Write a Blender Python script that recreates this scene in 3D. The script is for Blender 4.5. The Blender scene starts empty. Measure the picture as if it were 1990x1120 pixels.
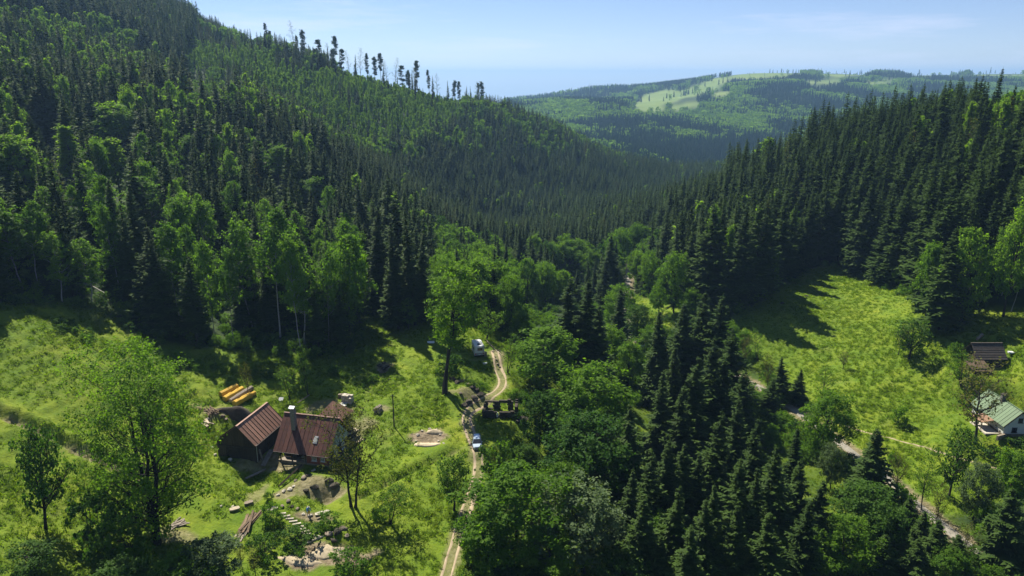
import bpy, bmesh, math, random
import numpy as np
from mathutils import Vector, Matrix, Euler
R = math.radians
rng = np.random.default_rng(7)
random.seed(7)
SC = bpy.context.scene
COL = SC.collection

# ------------------------------------------------------------------ camera, sky, sun, exposure
CAM_Z, PITCH, FPX = 64.0, R(16.0), 1421.0            # focal length in pixels of a 1990 x 1120 frame
cd = bpy.data.cameras.new('camera')
cam = bpy.data.objects.new('camera', cd)
COL.objects.link(cam)
cam.location = (0, 0, CAM_Z)
cam.rotation_euler = (R(90) - PITCH, 0, 0)
cd.sensor_width = 36.0
cd.lens = 36.0 * FPX / 1990.0
cd.clip_start, cd.clip_end = 1.0, 40000.0
SC.camera = cam

SUN_AZ, SUN_EL = R(-31.0), R(52.0)                   # azimuth from the view direction (+Y), to the left
world = bpy.data.worlds.new('World')
SC.world = world
world.use_nodes = True
wn, wl = world.node_tree.nodes, world.node_tree.links
wn.clear()
sky = wn.new('ShaderNodeTexSky')
sky.sky_type = 'NISHITA'
sky.sun_disc = False
sky.sun_elevation = SUN_EL
sky.sun_rotation = SUN_AZ
sky.altitude = 600
sky.air_density = 0.8
sky.dust_density = 0.0
sky.ozone_density = 4.0
bg = wn.new('ShaderNodeBackground')
bg.inputs['Strength'].default_value = 0.062
wo = wn.new('ShaderNodeOutputWorld')
# thin high cloud, faint streaks all round the sky
tc = wn.new('ShaderNodeTexCoord')
mp = wn.new('ShaderNodeMapping')
mp.inputs['Scale'].default_value = (1.6, 1.6, 15.0)
mp.inputs['Rotation'].default_value = (0, R(5), 0)
nz = wn.new('ShaderNodeTexNoise')
nz.inputs['Scale'].default_value = 2.2
nz.inputs['Detail'].default_value = 7
nz.inputs['Roughness'].default_value = 0.62
cr = wn.new('ShaderNodeValToRGB')
cr.color_ramp.elements[0].position = 0.53
cr.color_ramp.elements[0].color = (0, 0, 0, 1)
cr.color_ramp.elements[1].position = 0.80
cr.color_ramp.elements[1].color = (0.55, 0.55, 0.55, 1)
mx = wn.new('ShaderNodeMixRGB')
mx.inputs['Color2'].default_value = (8.6, 9.3, 10.2, 1)
wl.new(tc.outputs['Generated'], mp.inputs['Vector'])
wl.new(mp.outputs['Vector'], nz.inputs['Vector'])
wl.new(nz.outputs['Fac'], cr.inputs['Fac'])
wl.new(cr.outputs['Color'], mx.inputs['Fac'])
wl.new(sky.outputs['Color'], mx.inputs['Color1'])
tint = wn.new('ShaderNodeMixRGB')                     # clear upland air: a little less cyan
tint.blend_type = 'MULTIPLY'
tint.inputs['Fac'].default_value = 1.0
tint.inputs['Color2'].default_value = (1.0, 0.93, 1.02, 1)
wl.new(mx.outputs['Color'], tint.inputs['Color1'])
wl.new(tint.outputs['Color'], bg.inputs['Color'])
wl.new(bg.outputs['Background'], wo.inputs['Surface'])

sd = bpy.data.lights.new('sun', 'SUN')
sd.energy = 5.0
sd.angle = R(0.55)
sd.color = (1.0, 0.93, 0.80)
sun = bpy.data.objects.new('sun', sd)
COL.objects.link(sun)
sv = Vector((math.sin(SUN_AZ) * math.cos(SUN_EL), math.cos(SUN_AZ) * math.cos(SUN_EL), math.sin(SUN_EL)))
sun.rotation_euler = (-sv).to_track_quat('-Z', 'Y').to_euler()
sun.location = sv * 400

SC.view_settings.view_transform = 'Standard'
SC.view_settings.look = 'None'
SC.view_settings.exposure = 0.93
SC.view_settings.gamma = 1.0
SC.view_settings.use_curve_mapping = False
cy = SC.cycles
cy.max_bounces = 6
cy.diffuse_bounces = 2
cy.glossy_bounces = 1
cy.transmission_bounces = 4
cy.volume_bounces = 0
cy.transparent_max_bounces = 4
cy.sample_clamp_indirect = 4.0
cy.caustics_reflective = cy.caustics_refractive = False
cy.use_denoising = True
SC.render.film_transparent = False

# ------------------------------------------------------------------ pixel <-> world
CP, SP = math.cos(PITCH), math.sin(PITCH)
def ray(px, py):
    """slopes (dx/dY, dz/dY) of the line of sight through a pixel of the 1990 x 1120 frame"""
    u, v = (np.asarray(px, float) - 995.0) / FPX, (560.0 - np.asarray(py, float)) / FPX
    d = CP + v * SP
    return u / d, (-SP + v * CP) / d
def project(x, y, z):
    x, y, z = np.asarray(x, float), np.asarray(y, float), np.asarray(z, float)
    dz = z - CAM_Z
    depth = np.maximum(y * CP - dz * SP, 1e-3)
    return 995 + FPX * x / depth, 560 - FPX * (y * SP + dz * CP) / depth, depth
def in_poly(x, y, poly):
    x, y = np.asarray(x, float), np.asarray(y, float)
    inside = np.zeros(x.shape, bool)
    n = len(poly)
    for i in range(n):
        x0, y0 = poly[i]
        x1, y1 = poly[(i + 1) % n]
        if y0 == y1:
            continue
        c = ((y0 > y) != (y1 > y)) & (x < (x1 - x0) * (y - y0) / (y1 - y0) + x0)
        inside ^= c
    return inside

# ------------------------------------------------------------------ noise
_LAT = np.random.default_rng(3).random((256, 256))
def vnoise(x, y):
    xi, yi = np.floor(x).astype(int), np.floor(y).astype(int)
    fx, fy = x - xi, y - yi
    fx, fy = fx * fx * (3 - 2 * fx), fy * fy * (3 - 2 * fy)
    a, b = _LAT[xi % 256, yi % 256], _LAT[(xi + 1) % 256, yi % 256]
    c, d = _LAT[xi % 256, (yi + 1) % 256], _LAT[(xi + 1) % 256, (yi + 1) % 256]
    return (a * (1 - fx) + b * fx) * (1 - fy) + (c * (1 - fx) + d * fx) * fy - 0.5
def fbm(x, y, wl_, octs=3, gain=0.5):
    s, a, t = 1.0 / wl_, 1.0, 0
    for k in range(octs):
        t = t + a * vnoise(x * s + 17.3 * k, y * s - 9.1 * k)
        s *= 2.03
        a *= gain
    return t

# ------------------------------------------------------------------ the lie of the land
CTRL = []
def cz(px, py, z):                                    # ground of height z seen at a pixel
    a, b = ray(px, py)
    Y = (z - CAM_Z) / b
    CTRL.append((float(a * Y), float(Y), z))
def cY(px, py, Y, dz=0.0):                            # ground at a distance, seen at a pixel (dz: tree height over it)
    a, b = ray(px, py)
    CTRL.append((float(a * Y), float(Y), float(CAM_Z + b * Y - dz)))
def cw(x, y, z):
    CTRL.append((x, y, z))
for a in [(0, 0, -4), (0, 55, -3), (-60, 50, 5), (60, 55, -11), (-130, 50, 20), (130, 60, -8), (-200, 90, 38), (220, 90, 12),
          (200, 150, 22), (300, 190, 60), (230, 240, 56), (175, 240, 42), (250, 330, 38), (156, 248, 30), (350, 400, 45)]:
    cw(*a)
for a in [(600, 915, 0), (450, 890, 1.2), (540, 860, .8), (700, 840, 1.5), (480, 1050, -.6), (700, 1060, -2.2), (600, 1100, -2.4), (320, 1060, .5), (100, 1050, 4),
          (0, 900, 9), (0, 1100, 6), (0, 700, 16), (0, 600, 21), (100, 600, 18.5), (300, 650, 11.5), (500, 680, 7.5), (600, 690, 6.2),
          (700, 650, 6), (700, 750, 3.6), (766, 828, 1.5), (830, 860, 1), (905, 755, 2.3), (932, 695, 4), (975, 740, 1.6), (1000, 660, 2),
          (925, 866, 0), (905, 960, -1.5), (870, 1115, -3), (970, 830, .4), (1100, 700, -4), (1100, 1000, -4), (1050, 850, -2), (1200, 900, -7), (1300, 1050, -9.5), (1500, 1000, -11),
          (1880, 1060, -10.5), (1770, 970, -10.5), (1640, 870, -11), (1490, 760, -11.5), (1260, 680, -12), (1250, 600, -12.5),
          (1700, 850, -9.6), (1500, 690, -8.4), (1450, 640, -5), (1500, 600, -1), (1600, 515, 3), (1700, 600, 1), (1700, 700, -4), (1800, 630, 2.5),
          (1800, 800, -7), (1940, 830, -5.6), (1910, 720, .2), (1990, 600, 9.5), (1960, 900, -8.6), (1750, 500, 7.5), (1800, 560, 7.5), (1430, 600, -2.5)]:
    cz(*a)
for a in [(700, 570, 190), (850, 590, 195), (1000, 620, 190), (1225, 505, 320), (1350, 590, 222), (820, 500, 280), (1000, 490, 375),
          (500, 400, 235, 9), (400, 560, 176), (300, 300, 265, 9), (100, 400, 200, 4), (100, 200, 300, 8), (600, 250, 360, 8), (800, 300, 480, 9),
          (575, 138, 500, 16), (460, 118, 490, 16), (690, 148, 550, 14), (350, 118, 480, 18), (275, 25, 560, 16), (0, -100, 520, 8), (800, 172, 600, 15), (900, 192, 660, 17), (1000, 205, 720, 18), (1120, 255, 800, 18), (1000, 350, 560, 12),
          (1200, 300, 780, 14), (1360, 345, 880, 6), (900, 430, 420, 10), (1600, 250, 400, 22), (1720, 215, 320, 23), (1500, 305, 520, 20), (1420, 345, 620, 18)]:
    cY(*a)
for a in [(65, 320, -14), (40, 375, -20), (65, 450, -25), (100, 550, -33), (140, 700, -44), (172, 900, -58), (230, 1100, -68), (290, 1250, -72),
          (-150, 720, 45), (-330, 800, 110), (0, 930, -5), (-500, 560, 165), (-600, 1000, 120), (-200, 1300, -10), (190, 850, -48), (330, 850, -25), (400, 620, -5),
          (600, 1000, -25), (-420, 300, 110), (-300, 180, 62), (-700, 200, 140), (600, 200, 90), (900, 600, 20)]:
    cw(*a)
# far hills
for a in [(1100, 210, 1750, 16), (1200, 196, 1800, 16), (1300, 222, 1750, 16), (1350, 212, 1850, 16), (1450, 168, 2100, 14), (1600, 158, 2400, 12), (1400, 330, 1200, 10),
          (1250, 250, 1500, 14), (1500, 240, 1600, 14), (1700, 200, 1900, 14), (1300, 190, 2400, 0), (1440, 137, 2900, 10), (1200, 172, 2900, 10), (1030, 190, 3000, 12),
          (1700, 141, 3200, 8), (1990, 143, 3600, 8), (1550, 138, 3100, 8), (900, 200, 3000, 10), (700, 200, 3000, 10), (300, 200, 3000, 0), (0, 200, 3500, 0), (1330, 160, 2850, 2)]:
    cY(*a)
for a in [(0, 6000, -260), (2500, 6000, -60), (4000, 3500, 90), (-3000, 4000, -60), (-2500, 1500, 120), (2000, 1500, 20), (3000, 9000, -450), (-3000, 9000, -500), (1200, 5000, -80), (0, 12000, -700)]:
    cw(*a)
C = np.array(CTRL)
def warp(x, y):
    yy = np.maximum(y, -60) + 150.0
    return np.stack([2.2 * x / yy, 2.0 * np.log(yy / 150.0)], -1)
def tps(r2):
    return 0.5 * r2 * np.log(r2 + 1e-9)
_W = warp(C[:, 0], C[:, 1])
_n = len(C)
_K = tps(((_W[:, None] - _W[None]) ** 2).sum(-1)) + np.eye(_n) * 0.0006
_P = np.concatenate([np.ones((_n, 1)), _W], 1)
_A = np.block([[_K, _P], [_P.T, np.zeros((3, 3))]])
_zs = C[:, 2]
_sol = np.linalg.solve(_A, np.concatenate([_zs, np.zeros(3)]))
def base_height(x, y):
    sh = np.shape(x)
    x, y = np.ravel(x), np.ravel(y)
    w = warp(x, y)
    out = np.empty(len(x))
    for i in range(0, len(x), 20000):
        ww = w[i:i + 20000]
        k = tps(((ww[:, None] - _W[None]) ** 2).sum(-1))
        out[i:i + 20000] = k @ _sol[:_n] + _sol[_n] + ww @ _sol[_n + 1:]
    return out.reshape(sh)

# polar grid round a point behind the camera; fine in the meadows, coarse far off
OX, OY = 0.0, -40.0
_in = np.linspace(-R(47), R(47), 470)
TH = np.concatenate([np.linspace(-R(82), -R(48), 24), _in, np.linspace(R(48), R(82), 24)])
_r = [12, 30, 50, 70, 90]
while _r[-1] < 340:
    _r.append(_r[-1] * 1.0036)
while _r[-1] < 1100:
    _r.append(_r[-1] * 1.0095)
while _r[-1] < 14000:
    _r.append(_r[-1] * 1.017)
RR = np.array(_r)
GX = OX + RR[None, :] * np.sin(TH)[:, None]
GY = OY + RR[None, :] * np.cos(TH)[:, None]
_cr = np.concatenate([np.arange(0, len(RR), 4), [len(RR) - 1]])
_ct = np.concatenate([np.arange(0, len(TH), 4), [len(TH) - 1]])
_cr, _ct = np.unique(_cr), np.unique(_ct)
_co = base_height(GX[np.ix_(_ct, _cr)], GY[np.ix_(_ct, _cr)])
_tmp = np.stack([np.interp(np.arange(len(RR)), _cr, row) for row in _co])
GZ = np.stack([np.interp(np.arange(len(TH)), _ct, col) for col in _tmp.T]).T
def ground_z(x, y):
    x, y = np.asarray(x, float) - OX, np.asarray(y, float) - OY
    r, t = np.hypot(x, y), np.arctan2(x, y)
    fr = np.interp(r, RR, np.arange(len(RR)))
    ft = np.interp(t, TH, np.arange(len(TH)))
    i, j = np.minimum(ft.astype(int), len(TH) - 2), np.minimum(fr.astype(int), len(RR) - 2)
    a, b = ft - i, fr - j
    return (GZ[i, j] * (1 - b) + GZ[i, j + 1] * b) * (1 - a) + (GZ[i + 1, j] * (1 - b) + GZ[i + 1, j + 1] * b) * a
_YS = 45.0 * 1.0035 ** np.arange(1330)
def at(px, py, h=0.0):
    """ground point seen at a pixel; with h, the point whose object of height h has its top at that pixel"""
    a, b = ray(px, py)
    zz = CAM_Z + b * _YS - ground_z(a * _YS, _YS) - h
    k = np.nonzero(zz <= 0)[0]
    if len(k) == 0:
        k = [int(np.argmin(zz))]
    i = max(int(k[0]), 1)
    f = np.clip(zz[i - 1] / (zz[i - 1] - zz[i] + 1e-9), 0, 1)
    Y = float(_YS[i - 1] + f * (_YS[i] - _YS[i - 1]))
    X = float(a * Y)
    return Vector((X, Y, float(ground_z(X, Y))))
def world_poly(pts):
    return [tuple(at(*p)[:2]) for p in pts]
def densify(pts, step):
    out = []
    for p, q in zip(pts[:-1], pts[1:]):
        n = max(1, int(math.dist(p[:2], q[:2]) / step))
        for k in range(n):
            out.append(tuple(np.array(p) + (np.array(q) - np.array(p)) * k / n))
    out.append(tuple(pts[-1]))
    return out
def smooth_line(pts, step=1.0, it=3):
    p = np.array(densify([tuple(q) for q in pts], step))
    for _ in range(it * 4):
        p[1:-1] = (p[:-2] + 2 * p[1:-1] + p[2:]) / 4
    return p
def line_dist(x, y, line):
    """distance to a dense polyline and index of its nearest point"""
    sh = np.shape(x)
    x, y = np.ravel(x), np.ravel(y)
    best, idx = np.full(len(x), 1e9), np.zeros(len(x), int)
    lo, hi = line[:, :2].min(0) - 12, line[:, :2].max(0) + 12
    sel = np.nonzero((x > lo[0]) & (x < hi[0]) & (y > lo[1]) & (y < hi[1]))[0]
    for i in range(0, len(sel), 20000):
        s = sel[i:i + 20000]
        d = (x[s][:, None] - line[None, :, 0]) ** 2 + (y[s][:, None] - line[None, :, 1]) ** 2
        idx[s] = d.argmin(1)
        best[s] = np.sqrt(d.min(1))
    return best.reshape(sh), idx.reshape(sh)

# ways and ditches, first as lines on the smooth land
def pline(pxs, step=1.0, it=3):
    return smooth_line([tuple(at(*p)[:2]) for p in pxs], step, it)
TRACK = pline([(858, 1150), (876, 1090), (893, 1030), (912, 975), (928, 930), (930, 895), (922, 862), (912, 835), (905, 812), (915, 792), (945, 778), (966, 764), (977, 750), (978, 738), (970, 722), (966, 704), (962, 688)], .6, 2)
ROAD = pline([(1945, 1112), (1880, 1060), (1830, 1020), (1770, 970), (1705, 915), (1640, 868), (1560, 808), (1490, 758), (1400, 715), (1310, 690), (1258, 674), (1225, 650), (1215, 600), (1218, 560), (1222, 510)], 1.0, 3)
STREAM = pline([(1560, 1150), (1500, 1010), (1420, 880), (1350, 790), (1290, 735), (1240, 690), (1205, 660), (1190, 610), (1185, 560), (1170, 520)], 1.0, 4)
DITCH_A = pline([(-40, 796), (30, 817), (90, 842), (160, 876), (230, 903), (280, 925)], .6, 2)
DITCH_B = pline([(690, 968), (760, 936), (830, 902), (905, 868)], .6, 2)
FOOTWAY = pline([(1600, 812), (1680, 838), (1760, 858), (1850, 890), (1990, 930)], .8, 2)

def carve():
    global GZ
    near = (GY < 420)
    # the lumpy turf
    lump = np.clip(1 - (np.hypot(GX, GY - 60) - 150) / 160, 0, 1)
    GZ = GZ + lump * (0.9 * fbm(GX, GY, 16, 2) + 0.34 * fbm(GX + 40, GY, 3.4, 2) + .16 * fbm(GX, GY + 90, 1.3, 1))
    # cattle terraces along the contour of the steep left pasture
    terr = np.clip((-GX - 38) / 25, 0, 1) * np.clip((GY - 75) / 20, 0, 1) * np.clip((160 - GY) / 20, 0, 1)
    GZ = GZ + terr * .13 * np.sin(GZ * 6.283 / 1.15 + 2.5 * fbm(GX, GY, 14, 2))
    far = np.clip((GY - 900) / 600, 0, 1)
    GZ = GZ + far * (16 * fbm(GX, GY, 380, 3)) + np.clip((GY - 260) / 200, 0, 1) * (1 - far) * 5 * fbm(GX, GY, 60, 2)
    for line, half, flat, depth in ((TRACK, 1.7, .6, .0), (ROAD, 2.4, .9, .0)):
        zl = base_height(line[:, 0], line[:, 1])
        for _ in range(30):
            zl[1:-1] = (zl[:-2] + zl[1:-1] * 2 + zl[2:]) / 4
        d, i = line_dist(GX, GY, line)
        w = np.clip(1 - (d - half) / 2.2, 0, 1)
        w = w * w * (3 - 2 * w)
        GZ = np.where(w > 0, GZ * (1 - w) + w * zl[i], GZ)
    for line, half, depth, bank in ((DITCH_A, .9, 1.0, .9), (DITCH_B, .45, .55, .35)):
        d, i = line_dist(GX, GY, line)
        GZ = GZ - depth * np.exp(-(d / half) ** 2)
        side = GY - line[i, 1]
        GZ = GZ + np.where(d < 6, bank * np.exp(-((d - 1.7) / 1.2) ** 2) * (side > 0), 0)
    d, i = line_dist(GX, GY, STREAM)
    GZ = GZ - np.where(d < 11, 1.6 * np.exp(-(d / 4) ** 2), 0)
carve()
def flatten(x, y, rad, z, soft=2.5):
    """a level spot for a building"""
    global GZ
    d = np.hypot(GX - x, GY - y)
    w = np.clip(1 - (d - rad) / soft, 0, 1)
    w = w * w * (3 - 2 * w)
    GZ = GZ * (1 - w) + w * z
def mound(x, y, rx, ry, rot, h):
    global GZ
    c, s = math.cos(rot), math.sin(rot)
    a, b = (GX - x) * c + (GY - y) * s, -(GX - x) * s + (GY - y) * c
    q = (a / rx) ** 2 + (b / ry) ** 2
    GZ = GZ + h * np.exp(-q * 1.3) * (1 + .35 * fbm(GX, GY, 1.6, 2))
# ------------------------------------------------------------------ where the buildings stand
H_E1, H_E2 = (.974, -.225), (.225, .974)
HOUSE = Vector((-41.0, 113.5, 0.0))
def hw(x, y, z=0.0):                                   # farmyard frame to world
    return Vector((HOUSE.x + x * H_E1[0] + y * H_E2[0], HOUSE.y + x * H_E1[1] + y * H_E2[1], z))
p = hw(5, 3)
flatten(p.x, p.y, 7.5, 0.0, 4)
p = hw(-6.5, 2.5)
flatten(p.x, p.y, 5.2, 1.2, 3)
p = hw(1.5, -4.5)
flatten(p.x, p.y, 3.0, -.7, 3)
PIT = at(632, 962)
mound(PIT.x, PIT.y, 2.6, 2.0, 0, -1.7)
OUTCROP = at(655, 1050)
mound(OUTCROP.x, OUTCROP.y, 3.4, 2.2, .5, 1.1)
BANK = at(455, 800)
mound(BANK.x + 1, BANK.y - 1, 5.5, 1.9, .45, 1.5)
MOUND = at(905, 775)
mound(MOUND.x, MOUND.y + 1.5, 4.6, 3.2, .5, 1.6)
HOLE = at(742, 716)
mound(HOLE.x, HOLE.y, 1.7, 2.0, 0, -1.6)
SANDPIT = at(830, 855)
mound(SANDPIT.x, SANDPIT.y, 2.6, 1.9, 0, -.55)
RUIN = at(972, 812)
flatten(RUIN.x, RUIN.y + 2.0, 4.2, RUIN.z, 2)
CARP = at(927, 866)
flatten(CARP.x, CARP.y, 2.6, CARP.z - .02, 2)
VANP = at(932, 697)
flatten(VANP.x, VANP.y + 3, 4, VANP.z, 3)
COTT = at(1948, 836)
flatten(COTT.x + .5, COTT.y + 4, 6.5, COTT.z, 4)
SHED = at(1912, 722)
flatten(SHED.x, SHED.y + 2, 5, SHED.z, 4)

# meadows: world outlines of open ground
MEADOW_L = world_poly([(-60, 640), (0, 590), (60, 590), (130, 590), (200, 600), (270, 655), (340, 668), (420, 672), (500, 682), (570, 690), (640, 692), (688, 690), (702, 640), (700, 600), (708, 562), (745, 566), (790, 585), (840, 602), (900, 622), (960, 640), (1020, 668), (1030, 720), (1015, 770),
                        (1035, 830), (1010, 900), (960, 960), (925, 1040), (900, 1119), (880, 1190), (-120, 1190)])
MEADOW_R = world_poly([(1432, 610), (1470, 590), (1510, 565), (1560, 530), (1605, 512), (1650, 520), (1700, 545), (1760, 560), (1800, 590), (1850, 606), (1990, 600), (2060, 600), (2060, 960), (1985, 940), (1900, 1000), (1850, 1010), (1790, 975), (1720, 915), (1650, 868), (1600, 830), (1540, 775), (1490, 740), (1440, 680)])
GLADE = world_poly([(1210, 590), (1240, 570), (1300, 590), (1330, 610), (1300, 640), (1250, 660), (1215, 640)])
FIELD_PX = (
    [(1222, 208), (1252, 184), (1292, 174), (1330, 176), (1336, 188), (1306, 198), (1285, 204), (1300, 214), (1262, 222), (1240, 214)],
    [(1290, 222), (1310, 206), (1350, 196), (1362, 206), (1330, 216)],
    [(1322, 176), (1352, 166), (1392, 151), (1424, 151), (1410, 164), (1372, 180), (1340, 190)],
    [(1376, 190), (1398, 178), (1430, 174), (1410, 188)],
    [(1410, 153), (1440, 137), (1530, 136), (1566, 142), (1520, 150), (1450, 154)],
    [(1584, 140), (1650, 140), (1694, 147), (1630, 152)],
    [(1550, 158), (1620, 153), (1646, 159), (1590, 166)],
    [(1670, 160), (1720, 154), (1745, 160), (1700, 167)],
    [(1735, 138), (1830, 138), (1880, 142), (1800, 147)],
    [(1880, 139), (1990, 140), (1990, 148), (1900, 147)])
FIELDS = [world_poly(q) for q in FIELD_PX]

def edge_soft(mask, it):
    m = mask.astype(float)
    for _ in range(it):
        m[1:-1] = (m[:-2] + 2 * m[1:-1] + m[2:]) / 4
        m[:, 1:-1] = (m[:, :-2] + 2 * m[:, 1:-1] + m[:, 2:]) / 4
    return m
wig_x, wig_y = GX + 2.0 * fbm(GX, GY, 6, 2), GY + 2.0 * fbm(GX + 50, GY, 6, 2)
A_meadow = edge_soft(in_poly(wig_x, wig_y, MEADOW_L) | in_poly(wig_x, wig_y, MEADOW_R) | in_poly(wig_x, wig_y, GLADE), 3)
VALLEY = world_poly([(1020, 660), (1120, 640), (1240, 650), (1440, 640), (1500, 740), (1660, 870), (1800, 980), (2000, 1100), (2080, 1200), (860, 1200), (905, 1100), (960, 960), (1030, 840)])
A_meadow = np.maximum(A_meadow, edge_soft(in_poly(wig_x, wig_y, VALLEY), 3) * (.55 + .5 * fbm(GX, GY, 9, 2)))
A_meadow = np.clip(A_meadow, 0, 1)
A_field = np.zeros_like(GX)
fx_, fy_ = GX + 30 * fbm(GX, GY, 160, 3), GY + 30 * fbm(GX + 900, GY, 160, 3)
for q in FIELDS:
    A_field = np.maximum(A_field, in_poly(fx_, fy_, q).astype(float))
A_field = edge_soft(A_field > .5, 1)
# trodden soil of the farmyard and bare spots
A_dirt = np.zeros_like(GX)
def dirt_spot(x, y, rx, ry, amt=1.0, rot=0.0):
    global A_dirt
    c, s = math.cos(rot), math.sin(rot)
    a, b = (GX - x) * c + (GY - y) * s, -(GX - x) * s + (GY - y) * c
    q = np.sqrt((a / rx) ** 2 + (b / ry) ** 2) + .9 * fbm(GX, GY, 2.2, 2)
    A_dirt = np.maximum(A_dirt, amt * np.clip((1.15 - q) / .35, 0, 1))
for px, py, rx, ry, amt in [(830, 853, 2.9, 2.2, 1), (640, 1078, 5.2, 2.0, 1), (590, 1092, 3.0, 1.6, 1), (560, 960, 2.2, 1.6, .7), (600, 940, 3.2, 2.2, .75), (410, 800, 3.4, 2.6, .7), (640, 790, 4, 2.4, .6),
                            (700, 830, 2.6, 3, .6), (745, 795, 1.6, 1.2, .6), (905, 760, 3.2, 1.4, .6), (745, 715, 1.8, 1.4, .9), (970, 690, 1.2, 3.0, .7), (500, 960, 1.2, 3, .5), (605, 1005, 3, 1.0, .9), (930, 700, 2.0, 1.2, .35),
                            (330, 1040, 4.0, 2.0, .6), (455, 800, 4.2, 1.4, .8), (1925, 830, 3, 2, .4), (1895, 720, 3, 1.6, .5), (650, 965, 2.4, 1.6, .8), (480, 900, 3, 2, .6), (545, 905, 4, 2, .8)]:
    q = at(px, py)
    dirt_spot(q.x, q.y, rx, ry, amt)
for line, w, amt in ((TRACK, 1.5, .55), (ROAD, 2.6, .8), (FOOTWAY, .5, .6), (DITCH_A, .7, .75), (DITCH_B, .4, .5)):
    d, i = line_dist(GX, GY, line)
    A_dirt = np.maximum(A_dirt, amt * np.clip((w - d + .8 * fbm(GX, GY, 1.5, 2)) / .5, 0, 1))

# ------------------------------------------------------------------ materials
def mat(name):
    m = bpy.data.materials.new(name)
    m.use_nodes = True
    n = m.node_tree.nodes
    return m, n, m.node_tree.links, n['Principled BSDF']
def simple(name, col, rough=.8, var=.25, scale=3.0, metal=0.0, bump=.0, stretch=(1, 1, 1), spec=.3, dirt=None):
    """plain stuff with uneven tone, worn patches and fine relief"""
    m, n, l, b = mat(name)
    tcn = n.new('ShaderNodeTexCoord')
    mpn = n.new('ShaderNodeMapping')
    mpn.inputs['Scale'].default_value = stretch
    l.new(tcn.outputs['Object'], mpn.inputs['Vector'])
    t = n.new('ShaderNodeTexNoise')
    t.inputs['Scale'].default_value = scale
    t.inputs['Detail'].default_value = 6
    t.inputs['Roughness'].default_value = .65
    l.new(mpn.outputs['Vector'], t.inputs['Vector'])
    oi = n.new('ShaderNodeObjectInfo')
    add = n.new('ShaderNodeMath')
    add.operation = 'MULTIPLY_ADD'
    add.inputs[1].default_value = .35
    l.new(oi.outputs['Random'], add.inputs[0])
    l.new(t.outputs['Fac'], add.inputs[2])
    r = n.new('ShaderNodeValToRGB')
    r.color_ramp.elements[0].position, r.color_ramp.elements[1].position = .38, 1.0
    lo, hi = [c * (1 - var) for c in col], [min(1, c * (1 + var)) for c in col]
    r.color_ramp.elements[0].color = (*(dirt or lo), 1)
    r.color_ramp.elements[1].color = (*hi, 1)
    e = r.color_ramp.elements.new(.55)
    e.color = (*lo, 1)
    l.new(add.outputs[0], r.inputs['Fac'])
    l.new(r.outputs['Color'], b.inputs['Base Color'])
    b.inputs['Roughness'].default_value = rough
    b.inputs['Metallic'].default_value = metal
    b.inputs['Specular IOR Level'].default_value = spec
    if bump:
        bp = n.new('ShaderNodeBump')
        bp.inputs['Strength'].default_value = bump
        bp.inputs['Distance'].default_value = .03
        l.new(t.outputs['Fac'], bp.inputs['Height'])
        l.new(bp.outputs['Normal'], b.inputs['Normal'])
    return m
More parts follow.
